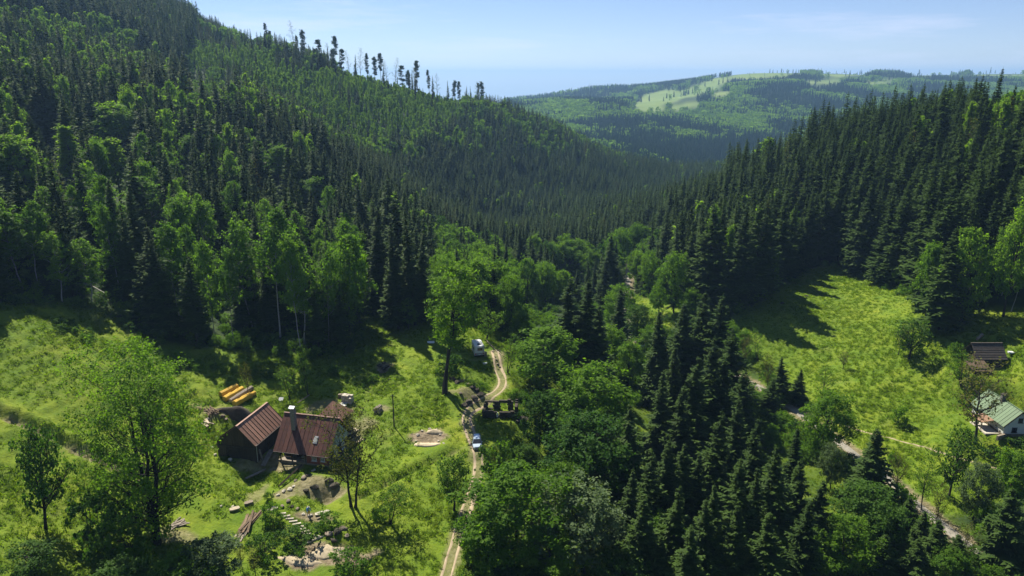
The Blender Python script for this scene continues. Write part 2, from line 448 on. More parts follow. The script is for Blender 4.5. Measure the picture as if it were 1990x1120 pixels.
def leafy(name, c0, c1, trans=.42, rough=.55, nscale=.6, tcol=None, fresh=None):
    """foliage: each tree its own tint, lighter and darker sprays, light passing through"""
    m, n, l, b = mat(name)
    oi = n.new('ShaderNodeObjectInfo')
    geo = n.new('ShaderNodeNewGeometry')
    t = n.new('ShaderNodeTexNoise')
    t.inputs['Scale'].default_value = nscale
    t.inputs['Detail'].default_value = 3
    l.new(geo.outputs['Position'], t.inputs['Vector'])
    ma = n.new('ShaderNodeMath')
    ma.operation = 'MULTIPLY_ADD'
    ma.inputs[1].default_value = .62
    l.new(oi.outputs['Random'], ma.inputs[0])
    sb = n.new('ShaderNodeMath')
    sb.operation = 'MULTIPLY_ADD'
    sb.inputs[1].default_value = 1.1
    sb.inputs[2].default_value = -.36
    l.new(t.outputs['Fac'], sb.inputs[0])
    l.new(sb.outputs[0], ma.inputs[2])
    r = n.new('ShaderNodeValToRGB')
    r.color_ramp.elements[0].color, r.color_ramp.elements[1].color = (*c0, 1), (*c1, 1)
    ta = n.new('ShaderNodeAttribute')
    ta.attribute_name = 'tint'
    if fresh:                                          # this year's pale growth at the tips of the boughs
        l.new(ma.outputs[0], r.inputs['Fac'])
        pw = n.new('ShaderNodeMath')
        pw.operation = 'POWER'
        pw.inputs[1].default_value = 2.2
        l.new(ta.outputs['Fac'], pw.inputs[0])
        am = n.new('ShaderNodeMath')
        am.operation = 'MULTIPLY'
        am.inputs[1].default_value = .75
        l.new(pw.outputs[0], am.inputs[0])
        fm = n.new('ShaderNodeMixRGB')
        fm.inputs['Color2'].default_value = (*fresh, 1)
        l.new(am.outputs[0], fm.inputs['Fac'])
        l.new(r.outputs['Color'], fm.inputs['Color1'])
        colour = fm.outputs['Color']
    else:                                              # every spray of leaves a little lighter or darker
        tm = n.new('ShaderNodeMath')
        tm.operation = 'MULTIPLY_ADD'
        tm.inputs[1].default_value = .7
        l.new(ta.outputs['Fac'], tm.inputs[0])
        l.new(ma.outputs[0], tm.inputs[2])
        sb2 = n.new('ShaderNodeMath')
        sb2.operation = 'SUBTRACT'
        sb2.inputs[1].default_value = .35
        l.new(tm.outputs[0], sb2.inputs[0])
        l.new(sb2.outputs[0], r.inputs['Fac'])
        colour = r.outputs['Color']
    l.new(colour, b.inputs['Base Color'])
    b.inputs['Roughness'].default_value = rough
    b.inputs['Specular IOR Level'].default_value = .06
    tr = n.new('ShaderNodeBsdfTranslucent')
    hs = n.new('ShaderNodeMixRGB')
    hs.blend_type = 'MULTIPLY'
    hs.inputs['Fac'].default_value = 1
    hs.inputs['Color2'].default_value = (*(tcol or (1.8, 1.9, .55)), 1)
    l.new(colour, hs.inputs['Color1'])
    l.new(hs.outputs['Color'], tr.inputs['Color'])
    mixs = n.new('ShaderNodeMixShader')
    mixs.inputs['Fac'].default_value = trans
    l.new(b.outputs['BSDF'], mixs.inputs[1])
    l.new(tr.outputs['BSDF'], mixs.inputs[2])
    l.new(mixs.outputs['Shader'], n['Material Output'].inputs['Surface'])
    return m
M = {}
M['spruce'] = leafy('spruce_needles', (.010, .026, .007), (.040, .074, .014), .24, .6, .35, fresh=(.088, .150, .028))
M['spruce_far'] = leafy('spruce_needles_distant', (.012, .034, .012), (.044, .086, .024), .14, .7, .05)
M['leaf'] = leafy('broad_leaves', (.048, .115, .012), (.125, .220, .024), .50)
M['leaf_light'] = leafy('young_leaves', (.065, .145, .014), (.135, .230, .028), .52)
M['leaf_dark'] = leafy('dark_leaves', (.030, .080, .013), (.080, .150, .022), .42)
M['leaf_grey'] = leafy('willow_leaves', (.060, .100, .040), (.120, .170, .075), .35)
M['leaf_olive'] = leafy('opening_buds', (.060, .072, .016), (.120, .125, .030), .40)
M['birch_leaf'] = leafy('birch_leaves', (.058, .130, .016), (.120, .215, .034), .52)
M['larch'] = leafy('larch_needles', (.075, .150, .018), (.155, .250, .034), .50, .6, .2)
M['pine'] = leafy('pine_needles', (.020, .045, .016), (.048, .085, .028), .15)
M['grass'] = leafy('meadow_grass_blades', (.098, .162, .010), (.205, .252, .022), .60, .6, .12, (1.75, 1.9, .4))
M['bark'] = simple('bark_brown', (.055, .045, .035), .9, .4, 6, bump=.6, stretch=(1, 1, .3))
M['bark_dark'] = simple('bark_dark', (.030, .026, .022), .9, .4, 6, bump=.6, stretch=(1, 1, .3))
M['bark_birch'] = simple('bark_birch', (.30, .29, .26), .8, .3, 5, dirt=(.06, .055, .05))
M['bark_pine'] = simple('bark_pine', (.16, .085, .05), .9, .35, 5, dirt=(.05, .04, .035))

# the ground itself
gm, n, l, b = mat('turf_and_soil')
def attr(nm):
    a = n.new('ShaderNodeAttribute')
    a.attribute_name = nm
    return a.outputs['Fac']
geo = n.new('ShaderNodeNewGeometry')
def noise(sc, det=5, rough=.6):
    t = n.new('ShaderNodeTexNoise')
    t.inputs['Scale'].default_value = sc
    t.inputs['Detail'].default_value = det
    t.inputs['Roughness'].default_value = rough
    l.new(geo.outputs['Position'], t.inputs['Vector'])
    return t.outputs['Fac']
def ramp(src, stops):
    r = n.new('ShaderNodeValToRGB')
    els = r.color_ramp.elements
    els[0].position, els[0].color = stops[0][0], (*stops[0][1], 1)
    els[1].position, els[1].color = stops[-1][0], (*stops[-1][1], 1)
    for p_, c_ in stops[1:-1]:
        e = els.new(p_)
        e.color = (*c_, 1)
    l.new(src, r.inputs['Fac'])
    return r.outputs['Color']
def mixc(fac, a, b_, mode='MIX'):
    x = n.new('ShaderNodeMixRGB')
    x.blend_type = mode
    if isinstance(fac, (int, float)):
        x.inputs['Fac'].default_value = fac
    else:
        l.new(fac, x.inputs['Fac'])
    l.new(a, x.inputs['Color1'])
    l.new(b_, x.inputs['Color2'])
    return x.outputs['Color']
g1 = ramp(noise(.055, 6), [(.30, (.094, .160, .009)), (.5, (.132, .200, .012)), (.70, (.185, .232, .018))])
g2 = ramp(noise(.9, 6, .7), [(.32, (.70, .74, .6)), (.50, (.97, .97, .97)), (.72, (1.22, 1.16, 1.05))])
g3 = ramp(noise(.25, 4, .6), [(.36, (.72, .82, .7)), (.62, (1.12, 1.05, 1.0))])
grass_c = mixc(1.0, mixc(1.0, g1, g2, 'MULTIPLY'), g3, 'MULTIPLY')
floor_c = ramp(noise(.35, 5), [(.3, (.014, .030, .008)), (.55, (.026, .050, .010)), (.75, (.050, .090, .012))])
soil_c = ramp(noise(1.1, 6, .7), [(.28, (.075, .055, .035)), (.5, (.21, .165, .105)), (.72, (.38, .31, .215))])
field_c = ramp(noise(.006, 5), [(.3, (.09, .15, .03)), (.55, (.14, .20, .045)), (.75, (.20, .24, .06))])
dry_c = ramp(noise(2.5, 4), [(.3, (.16, .15, .05)), (.7, (.30, .27, .11))])
dry_m = ramp(noise(.16, 7, .72), [(.56, (0, 0, 0)), (.74, (.4, .4, .4))])
grass_c = mixc(dry_m, grass_c, dry_c)
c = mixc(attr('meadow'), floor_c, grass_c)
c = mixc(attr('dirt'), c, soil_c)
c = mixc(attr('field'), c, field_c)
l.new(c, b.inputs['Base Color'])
b.inputs['Roughness'].default_value = .85
b.inputs['Specular IOR Level'].default_value = .15
bp = n.new('ShaderNodeBump')
bp.inputs['Strength'].default_value = .9
bp.inputs['Distance'].default_value = .35
l.new(noise(1.7, 7, .7), bp.inputs['Height'])
l.new(bp.outputs['Normal'], b.inputs['Normal'])
M['ground'] = gm

def link(o):
    COL.objects.link(o)
    return o
def raw_mesh(name, V, faces, mats, midx=None, smooth=False):
    """V (n,3); faces: list of int arrays (k,3) or (k,4)"""
    me = bpy.data.meshes.new(name)
    V = np.ascontiguousarray(V, dtype=np.float32)
    faces = [np.asarray(f, dtype=np.int32) for f in faces if len(f)]
    loops = np.concatenate([f.ravel() for f in faces])
    tot = np.concatenate([np.full(len(f), f.shape[1], np.int32) for f in faces])
    start = np.concatenate([[0], np.cumsum(tot)[:-1]]).astype(np.int32)
    me.vertices.add(len(V))
    me.vertices.foreach_set('co', V.ravel())
    me.loops.add(len(loops))
    me.loops.foreach_set('vertex_index', loops)
    me.polygons.add(len(tot))
    me.polygons.foreach_set('loop_start', start)
    me.polygons.foreach_set('loop_total', tot)
    for m_ in (mats if isinstance(mats, (list, tuple)) else [mats]):
        me.materials.append(m_)
    if midx is not None:
        me.polygons.foreach_set('material_index', np.concatenate([np.asarray(q, np.int32) for q in midx]))
    me.polygons.foreach_set('use_smooth', np.full(len(tot), smooth, bool))
    me.update(calc_edges=True)
    return me
def grid_faces(nu, nv):
    i, j = np.meshgrid(np.arange(nu - 1), np.arange(nv - 1), indexing='ij')
    a = (i * nv + j).ravel()
    return np.stack([a, a + nv, a + nv + 1, a + 1], 1)[:, ::-1]
V = np.stack([GX, GY, GZ], -1).reshape(-1, 3)
me = raw_mesh('ground', V, [grid_faces(len(TH), len(RR))[:, ::-1]], M['ground'], smooth=True)
if me.polygons[len(me.polygons) // 2].normal.z < 0:
    me.flip_normals()
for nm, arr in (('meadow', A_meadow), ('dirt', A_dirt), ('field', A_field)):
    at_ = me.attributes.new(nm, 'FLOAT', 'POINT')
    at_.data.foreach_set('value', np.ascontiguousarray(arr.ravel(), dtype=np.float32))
ground = link(bpy.data.objects.new('ground', me))
ground['kind'] = 'structure'
ground['label'] = 'grassy valley slopes with meadows, forest floor and far hills'
ground['category'] = 'ground'
# ------------------------------------------------------------------ tree forms
class Geo:
    def __init__(s):
        s.V, s.T, s.Q, s.tm, s.qm, s.n, s.tint = [], [], [], [], [], 0, []
    def add(s, V, F, m=0):
        V, F = np.asarray(V, float), np.asarray(F, int)
        if not len(F):
            return
        s.V.append(V)
        if F.shape[1] == 3:
            s.T.append(F + s.n)
            s.tm.append(np.full(len(F), m))
        else:
            s.Q.append(F + s.n)
            s.qm.append(np.full(len(F), m))
        s.n += len(V)
    def mesh(s, name, mats, smooth=False):
        f, mi = [], []
        if s.T:
            f.append(np.concatenate(s.T)); mi.append(np.concatenate(s.tm))
        if s.Q:
            f.append(np.concatenate(s.Q)); mi.append(np.concatenate(s.qm))
        me_ = raw_mesh(name, np.concatenate(s.V), f, mats, mi, smooth)
        if s.tint:
            a_ = me_.attributes.new('tint', 'FLOAT', 'POINT')
            a_.data.foreach_set('value', np.ascontiguousarray(np.concatenate(s.tint), dtype=np.float32))
        return me_
def tube(g, P, rad, k=5, m=0):
    P, rad = np.asarray(P, float), np.asarray(rad, float)
    T = np.gradient(P, axis=0)
    T /= np.linalg.norm(T, axis=1, keepdims=True) + 1e-9
    ref = np.where(np.abs(T[:, 2:3]) > .9, np.array([[1., 0, 0]]), np.array([[0., 0, 1]]))
    A = np.cross(T, ref)
    A /= np.linalg.norm(A, axis=1, keepdims=True) + 1e-9
    B = np.cross(T, A)
    an = np.arange(k) * 2 * math.pi / k
    ring = A[:, None] * np.cos(an)[None, :, None] + B[:, None] * np.sin(an)[None, :, None]
    V = (P[:, None] + ring * rad[:, None, None]).reshape(-1, 3)
    i, j = np.meshgrid(np.arange(len(P) - 1), np.arange(k), indexing='ij')
    a, b_ = (i * k + j).ravel(), (i * k + (j + 1) % k).ravel()
    g.add(V, np.stack([a, b_, b_ + k, a + k], 1), m)
def bend(p, q, rs, amp=.12, nseg=5, sag=0.0):
    p, q = np.asarray(p, float), np.asarray(q, float)
    t = np.linspace(0, 1, nseg)[:, None]
    L = np.linalg.norm(q - p)
    off = rs.normal(size=3) * amp * L
    P = p + (q - p) * t + off * np.sin(t * math.pi) * .6 + rs.normal(size=(nseg, 3)) * amp * L * .12 * np.sin(t * math.pi)
    P[:, 2] += sag * L * (np.sin(t[:, 0] * math.pi))
    return P
def leaves(g, cen, size, rs, out=None, flat=.5, m=0):
    N = len(cen)
    if not N:
        return
    nrm = rs.normal(size=(N, 3)) * .75
    nrm[:, 2] += flat
    if out is not None:
        nrm += out * .8
    nrm /= np.linalg.norm(nrm, axis=1, keepdims=True) + 1e-9
    t = np.cross(nrm, rs.normal(size=(N, 3)))
    t /= np.linalg.norm(t, axis=1, keepdims=True) + 1e-9
    bb = np.cross(nrm, t)
    s = size * rs.uniform(.6, 1.35, (N, 1))
    V = np.stack([cen - t * s * .55, cen + bb * s * .36 + nrm * s * .08, cen + t * s * .55, cen - bb * s * .36 + nrm * s * .08], 1).reshape(-1, 3)
    g.add(V, np.arange(N * 4).reshape(-1, 4), m)
    g.tint.append(np.repeat(np.clip(rs.normal(rs.uniform(.3, .7), .2, N), 0, 1), 4))
def envelope(shape, t):
    if shape == 'round':
        return np.sqrt(np.clip(1 - (2 * t - 1) ** 2, 0, 1)) ** .85
    if shape == 'oval':
        return np.clip(np.sin(math.pi * np.clip(t, 0, 1) ** .75), 0, 1) ** .7
    if shape == 'cone':
        return np.clip((1 - t) ** .85 * np.clip(t / .12, 0, 1) ** .5, .03, 1)
    return np.clip(.35 + .75 * np.sin(math.pi * np.clip(t, 0, 1) ** 1.5), 0, 1) * np.clip((1 - t) / .12, 0, 1) ** .5   # vase
def broadleaf(seed, H, Rad, base, shape, clumps, subs, lpc, lsize, leafm, barkm, stems=1, clump_r=1.2, twigs=True, lean=.04, trunk_r=None, sparse=False):
    """(trunk mesh, crown mesh): limbs to every clump, twigs to every spray, leaf sprays"""
    rs = np.random.default_rng(seed)
    W, L = Geo(), Geo()
    tr = trunk_r or H * .016
    axes = []
    for s_ in range(stems):
        an = rs.uniform(0, 6.28)
        top = np.array([math.cos(an), math.sin(an), 0]) * H * (lean + (.13 if stems > 1 else 0)) + [0, 0, H * rs.uniform(.86, .97)]
        st = np.array([math.cos(an), math.sin(an), 0]) * (tr * 1.4 if stems > 1 else 0)
        P = bend(st - [0, 0, .5], top, rs, .05, 9)
        axes.append(P)
        rr = tr * (1 - np.linspace(0, 1, 9) * .93)
        rr[0] *= 1.5
        tube(W, P, rr, 7)
    cl = []
    for k in range(clumps):
        t = (k + rs.uniform(0, 1)) / clumps
        t = t ** .9
        an = k * 2.399 + rs.uniform(-.5, .5)
        e = envelope(shape, t) * Rad * rs.uniform(.72, 1.12)
        rad = e * math.sqrt(rs.uniform(.18, 1.0)) if k % 3 == 0 else e * rs.uniform(.75, 1.0)
        ax = axes[k % stems]
        z = H * (base + (1 - base) * t)
        cx = np.array([np.interp(z, ax[:, 2], ax[:, 0]), np.interp(z, ax[:, 2], ax[:, 1])])
        cl.append((np.array([cx[0] + rad * math.cos(an), cx[1] + rad * math.sin(an), z]), ax, rad))
    for c_, ax, rad in cl:
        z0 = max(c_[2] - rad * rs.uniform(.5, 1.1) - .3, H * base * rs.uniform(.55, .95))
        z0 = min(z0, c_[2] - .1)
        st = np.array([np.interp(z0, ax[:, 2], ax[:, 0]), np.interp(z0, ax[:, 2], ax[:, 1]), z0])
        P = bend(st, c_, rs, .10, 6, -.05 if shape != 'cone' else .05)
        r0 = max(.02, tr * .38 * (1 - z0 / H) + .02)
        tube(W, P, r0 * (1 - np.linspace(0, 1, 6) * .8), 4)
        cr_ = clump_r * rs.uniform(.7, 1.3)
        sub = c_ + rs.normal(size=(subs, 3)) * cr_ * np.array([.62, .62, .42])
        if twigs:
            for q in sub[:: 1 if sparse else 2]:
                k = rs.integers(2, 6)
                tube(W, bend(P[k], q, rs, .12, 3), [r0 * .3 + .008, r0 * .2 + .006, .006], 3)
        n_ = subs * lpc
        cen = np.repeat(sub, lpc, 0) + rs.normal(size=(n_, 3)) * cr_ * .27
        out = cen - np.array([0, 0, H * (base + (1 - base) * .4)])
        out /= np.linalg.norm(out, axis=1, keepdims=True) + 1e-9
        leaves(L, cen, lsize, rs, out, .5)
    return W.mesh('trunk', barkm, True), L.mesh('crown', leafm)
def spruce(seed, H, Rad, base, step, nbr, ntw, leafm, barkm, ragged=.2):
    rs = np.random.default_rng(seed)
    W, L = Geo(), Geo()
    P = np.stack([rs.normal(0, .03, 7), rs.normal(0, .03, 7), np.linspace(-.5, H, 7)], 1)
    tube(W, P, H * .0125 * (1.02 - np.linspace(0, 1, 7)), 6)
    tri, tn = [], []
    z = base * H
    while z < H * .985:
        t = z / H
        R_ = Rad * ((1 - t) ** .92) * 1.08 + .10
        if t < base + .10:
            R_ *= .75 + 2.5 * (t - base)
        nb = max(6, int(nbr * (.6 + .4 * (1 - t))))
        for b_ in range(nb):
            an = rs.uniform(0, 6.283)
            Lb = R_ * rs.uniform(1 - 2.2 * ragged, 1 + ragged)
            if rs.random() < .04:
                Lb *= .4
            dr = -.42 + .55 * t + rs.normal(0, .10)          # lower boughs hang, upper ones rise
            d = np.array([math.cos(an), math.sin(an), 0])
            s_ = np.array([-d[1], d[0], 0])
            for k in range(ntw):
                f = (k + .6) / ntw
                pz = z + Lb * (dr * f + .22 * f * f) + rs.normal(0, .05)
                p = d * Lb * f + [0, 0, pz]
                wl_ = (.36 * (1 - f) + .17) * Lb * rs.uniform(.7, 1.3) + .14
                for sg in (-1, 1):
                    tip = p + (s_ * sg * .75 + d * .55) * wl_ + [0, 0, -wl_ * rs.uniform(.05, .50)]
                    a = p + s_ * sg * .02 - d * .34 * wl_ + [0, 0, .16 * wl_]
                    c_ = p + d * .42 * wl_ - [0, 0, .30 * wl_ * rs.random()]
                    tri += [a, c_, tip]
                    tn += [.25 * f, .5 * f, min(1.0, .55 + .5 * f)]
            tip = d * Lb * 1.12 + [0, 0, z + Lb * (dr + .30)]
            m_ = d * Lb * .72 + [0, 0, z + Lb * (dr * .72 + .11)]
            tri += [m_ + s_ * (.14 * Lb + .06), m_ - s_ * (.14 * Lb + .06) + [0, 0, .05], tip]
            tn += [.6, .6, 1.0]
        z += step * rs.uniform(.8, 1.2) * (1.15 - .5 * t)
    tri += [np.array([.10, 0, H * .96]), np.array([-.08, .05, H * .96]), np.array([0, 0, H * 1.02])]
    tn += [.5, .5, 1.0]
    tri = np.array(tri)
    L.add(tri, np.arange(len(tri)).reshape(-1, 3))
    L.tint.append(np.array(tn))
    return W.mesh('trunk', barkm, True), L.mesh('crown', leafm)
def pine(seed, H, leafm, barkm, crown=.35, dead=.5):
    """tall bare stem, a tuft of boughs near the top, dead stubs below"""
    rs = np.random.default_rng(seed)
    W, L = Geo(), Geo()
    P = bend((0, 0, -.5), (rs.normal(0, .5), rs.normal(0, .5), H), rs, .012, 8)
    tube(W, P, H * .010 * (1.05 - np.linspace(0, 1, 8) * .9), 6)
    for k in range(34):
        z = H * (1 - crown * rs.uniform(0.02, 1) ** 1.1)
        an = rs.uniform(0, 6.28)
        t = (H - z) / (H * crown)
        q = np.array([math.cos(an), math.sin(an), 0]) * (.3 + 1.5 * math.sin(min(1, t * 1.1) * 2.6)) * rs.uniform(.55, 1.1) + [0, 0, z + rs.uniform(-.1, .7)]
        st = np.array([np.interp(z, P[:, 2], P[:, 0]), np.interp(z, P[:, 2], P[:, 1]), z])
        q[:2] += st[:2]
        tube(W, bend(st, q, rs, .1, 3), [.05, .035, .015], 3)
        for f in (.65, 1.0):
            cen = st + (q - st) * f + rs.normal(size=(24, 3)) * [.5, .5, .32]
            leaves(L, cen, .58, rs, None, .6)
    for k in range(int(16 * dead)):
        z = H * rs.uniform(.3, 1 - crown)
        an = rs.uniform(0, 6.28)
        st = np.array([np.interp(z, P[:, 2], P[:, 0]), np.interp(z, P[:, 2], P[:, 1]), z])
        q = st + np.array([math.cos(an), math.sin(an), -.2]) * rs.uniform(.4, 1.4)
        tube(W, bend(st, q, rs, .1, 3), [.03, .02, .01], 3)
    return W.mesh('trunk', barkm, True), L.mesh('crown', leafm)
def merged(name, tm, cm):
    """one mesh of stem and crown, for the woods that read as a mass"""
    V, F, MI, tint, off = [], [], [], [], 0
    for k, me_ in enumerate((tm, cm)):
        co = np.empty(len(me_.vertices) * 3, np.float32)
        me_.vertices.foreach_get('co', co)
        li = np.empty(len(me_.loops), np.int32)
        me_.loops.foreach_get('vertex_index', li)
        V.append(co.reshape(-1, 3))
        F.append((li + off).reshape(len(me_.polygons), -1))
        MI.append(np.full(len(me_.polygons), k))
        t_ = np.zeros(len(me_.vertices), np.float32)
        if 'tint' in me_.attributes:
            me_.attributes['tint'].data.foreach_get('value', t_)
        tint.append(t_)
        off += len(me_.vertices)
    me_ = raw_mesh(name, np.concatenate(V), F, [tm.materials[0], cm.materials[0]], MI)
    a_ = me_.attributes.new('tint', 'FLOAT', 'POINT')
    a_.data.foreach_set('value', np.concatenate(tint))
    return me_
def tier_spruce(seed, H, Rad, tiers, spikes, leafm):
    """distant spruce: ragged tiers of hanging boughs"""
    rs = np.random.default_rng(seed)
    tri = []
    for k in range(tiers):
        t = k / tiers
        z1 = H * (.06 + .94 * t)
        z2 = min(H, z1 + H / tiers * 1.9)
        R_ = Rad * (1 - t) ** .85 + .15
        off = rs.uniform(0, 6)
        for s_ in range(spikes):
            a0 = off + s_ * 6.283 / spikes
            rr = R_ * rs.uniform(.7, 1.2)
            w = 3.6 / spikes
            i0 = .30
            tri += [np.array([rr * math.cos(a0), rr * math.sin(a0), z1 + rs.normal(0, .02 * H)]),
                    np.array([i0 * R_ * math.cos(a0 + w), i0 * R_ * math.sin(a0 + w), z2]),
                    np.array([i0 * R_ * math.cos(a0 - w), i0 * R_ * math.sin(a0 - w), z2])]
    tri = np.array(tri)
    g = Geo()
    g.add(tri, np.arange(len(tri)).reshape(-1, 3))
    return g.mesh('distant_spruce', leafm)

FORMS = {}                                             # kind -> list of (trunk mesh, crown mesh, height, radius)
def form(kind, H, Rad, tm_cm):
    FORMS.setdefault(kind, []).append((tm_cm[0], tm_cm[1], H, Rad))
for s_ in range(8):
    form('spruce', 22, 3.5, spruce(20 + s_, 22, [3.5, 4.0, 3.1, 4.4, 3.6, 2.7, 3.9, 3.3][s_], [.05, .08, .04, .10, .18, .06, .03, .12][s_], [.46, .56, .44, .60, .52, .48, .62, .5][s_], [10, 10, 11, 9, 9, 10, 9, 10][s_], 5, M['spruce'], M['bark_dark'], [.2, .26, .16, .28, .34, .2, .26, .36][s_]))
for s_ in range(2):
    form('young_spruce', 10, 2.6, spruce(40 + s_, 10, [2.7, 2.3][s_], .03, .36, 9, 4, M['spruce'], M['bark_dark'], .18))
for s_ in range(4):
    form('broad', 16, 5.0, broadleaf(60 + s_, 16, [5.0, 4.4, 5.6, 4.8][s_], [.22, .28, .2, .25][s_], 'round', 34, 9, 30, .42, M['leaf'], M['bark'], clump_r=1.35))
for s_ in range(2):
    form('dark_broad', 16, 5.0, broadleaf(80 + s_, 16, 4.9, .18, 'round', 38, 9, 30, .42, M['leaf_dark'], M['bark_dark'], clump_r=1.35))
for s_ in range(3):
    form('light_broad', 17, 4.4, broadleaf(70 + s_, 17, [4.4, 4.8, 3.9][s_], [.25, .2, .3][s_], 'oval', 34, 9, 28, .42, M['leaf_light'], M['bark'], clump_r=1.25))
for s_ in range(2):
    form('grey_broad', 14, 4.6, broadleaf(90 + s_, 14, 4.6, .2, 'round', 36, 9, 28, .38, M['leaf_grey'], M['bark_dark'], clump_r=1.2))
for s_ in range(4):
    form('birch', 18, 3.0, broadleaf(100 + s_, 18, [2.9, 2.5, 3.2, 2.8][s_], [.34, .42, .3, .46][s_], 'oval', 30, 8, 22, .36, M['birch_leaf'], M['bark_birch'], clump_r=.95, trunk_r=.13, lean=.05))
for s_ in range(3):
    form('larch', 18, 2.7, broadleaf(110 + s_, 18, [2.7, 2.4, 3.0][s_], [.12, .2, .1][s_], 'cone', 40, 8, 18, .40, M['larch'], M['bark'], clump_r=.75, trunk_r=.2, lean=.02))
form('ash', 27, 8.0, broadleaf(120, 27, 7.6, .14, 'round', 84, 10, 34, .31, M['leaf'], M['bark_dark'], stems=4, clump_r=1.5, trunk_r=.36, lean=.06, sparse=True))
form('tall_open', 25, 4.2, broadleaf(121, 25, 4.4, .40, 'vase', 34, 9, 22, .42, M['leaf'], M['bark_dark'], stems=2, clump_r=1.3, trunk_r=.38, lean=.01, sparse=True))
form('budding', 15, 4.3, broadleaf(122, 15, 4.3, .30, 'vase', 34, 9, 10, .30, M['leaf_olive'], M['bark_dark'], stems=2, clump_r=1.1, trunk_r=.24, lean=.02, sparse=True))
form('sparse', 12, 3.2, broadleaf(123, 12, 3.3, .28, 'vase', 30, 8, 4, .30, M['leaf_olive'], M['bark'], stems=1, clump_r=.9, trunk_r=.2, sparse=True))
form('sparse', 12, 2.6, broadleaf(124, 12, 2.6, .30, 'vase', 26, 8, 5, .30, M['leaf'], M['bark_dark'], stems=2, clump_r=.8, trunk_r=.14, sparse=True))
form('fruit', 8, 3.0, broadleaf(125, 8, 3.0, .25, 'round', 26, 8, 14, .30, M['leaf_dark'], M['bark_dark'], stems=1, clump_r=.8, trunk_r=.22, sparse=True))
form('fruit', 8, 2.6, broadleaf(126, 8, 2.7, .22, 'vase', 24, 8, 9, .28, M['leaf'], M['bark_dark'], stems=2, clump_r=.7, trunk_r=.16, sparse=True))
for s_ in range(3):
    form('bush', 3.2, 1.9, broadleaf(130 + s_, 3.2, [1.9, 2.2, 1.6][s_], .05, 'round', 18, 7, 16, .26, [M['leaf'], M['leaf_dark'], M['leaf_light']][s_], M['bark'], stems=3, clump_r=.55, trunk_r=.05, lean=.1))
for s_ in range(4):
    form('pine', 25, 2.2, pine(140 + s_, 25, M['pine'], M['bark_pine'], [.46, .38, .60, .52][s_], .7))
form('snag', 20, 1.6, broadleaf(150, 20, 1.8, .45, 'oval', 22, 6, 1, .3, M['leaf_olive'], M['bark'], clump_r=.7, trunk_r=.16, sparse=True))

# coarser forms for the woods on the farther slopes
def coarse(kind, H, Rad, tm_cm):
    FORMS.setdefault(kind, []).append((tm_cm[0], tm_cm[1], H, Rad))
for s_ in range(4):
    coarse('m_spruce', 20, 2.9, spruce(200 + s_, 20, [3.1, 3.5, 2.8, 3.3][s_], .05, .62, 10, 3, M['spruce'], M['bark_dark'], .22))
for s_ in range(3):
    coarse('m_larch', 14, 2.6, broadleaf(210 + s_, 14, [2.7, 2.4, 3.0][s_], .08, 'cone', 26, 5, 9, .72, M['larch'], M['bark'], clump_r=.8, twigs=False, trunk_r=.15))
for s_ in range(3):
    coarse('m_broad', 15, 4.0, broadleaf(220 + s_, 15, [3.8, 4.4, 3.4][s_], .15, ['round', 'oval', 'round'][s_], 26, 6, 11, .75, [M['leaf'], M['leaf_light'], M['leaf_dark']][s_], M['bark'], clump_r=1.2, twigs=False))
# ------------------------------------------------------------------ the woods
def ground_seen(x, y, z):
    """is a point clear of the land as seen from the camera?"""
    ok = np.ones(len(x), bool)
    for f in np.linspace(.25, .985, 60):
        ok &= (CAM_Z + (z - CAM_Z) * f) > ground_z(x * f, y * f) - .3
    return ok
def jitter_grid(x0, x1, y0, y1, sp, seed, jit=.42):
    r = np.random.default_rng(seed)
    xs, ys = np.meshgrid(np.arange(x0, x1, sp), np.arange(y0, y1, sp * .9))
    xs = xs + (np.arange(xs.shape[0]) % 2)[:, None] * sp * .5
    xs, ys = xs.ravel(), ys.ravel()
    return xs + r.normal(0, sp * jit * .6, len(xs)), ys + r.normal(0, sp * jit * .6, len(ys))
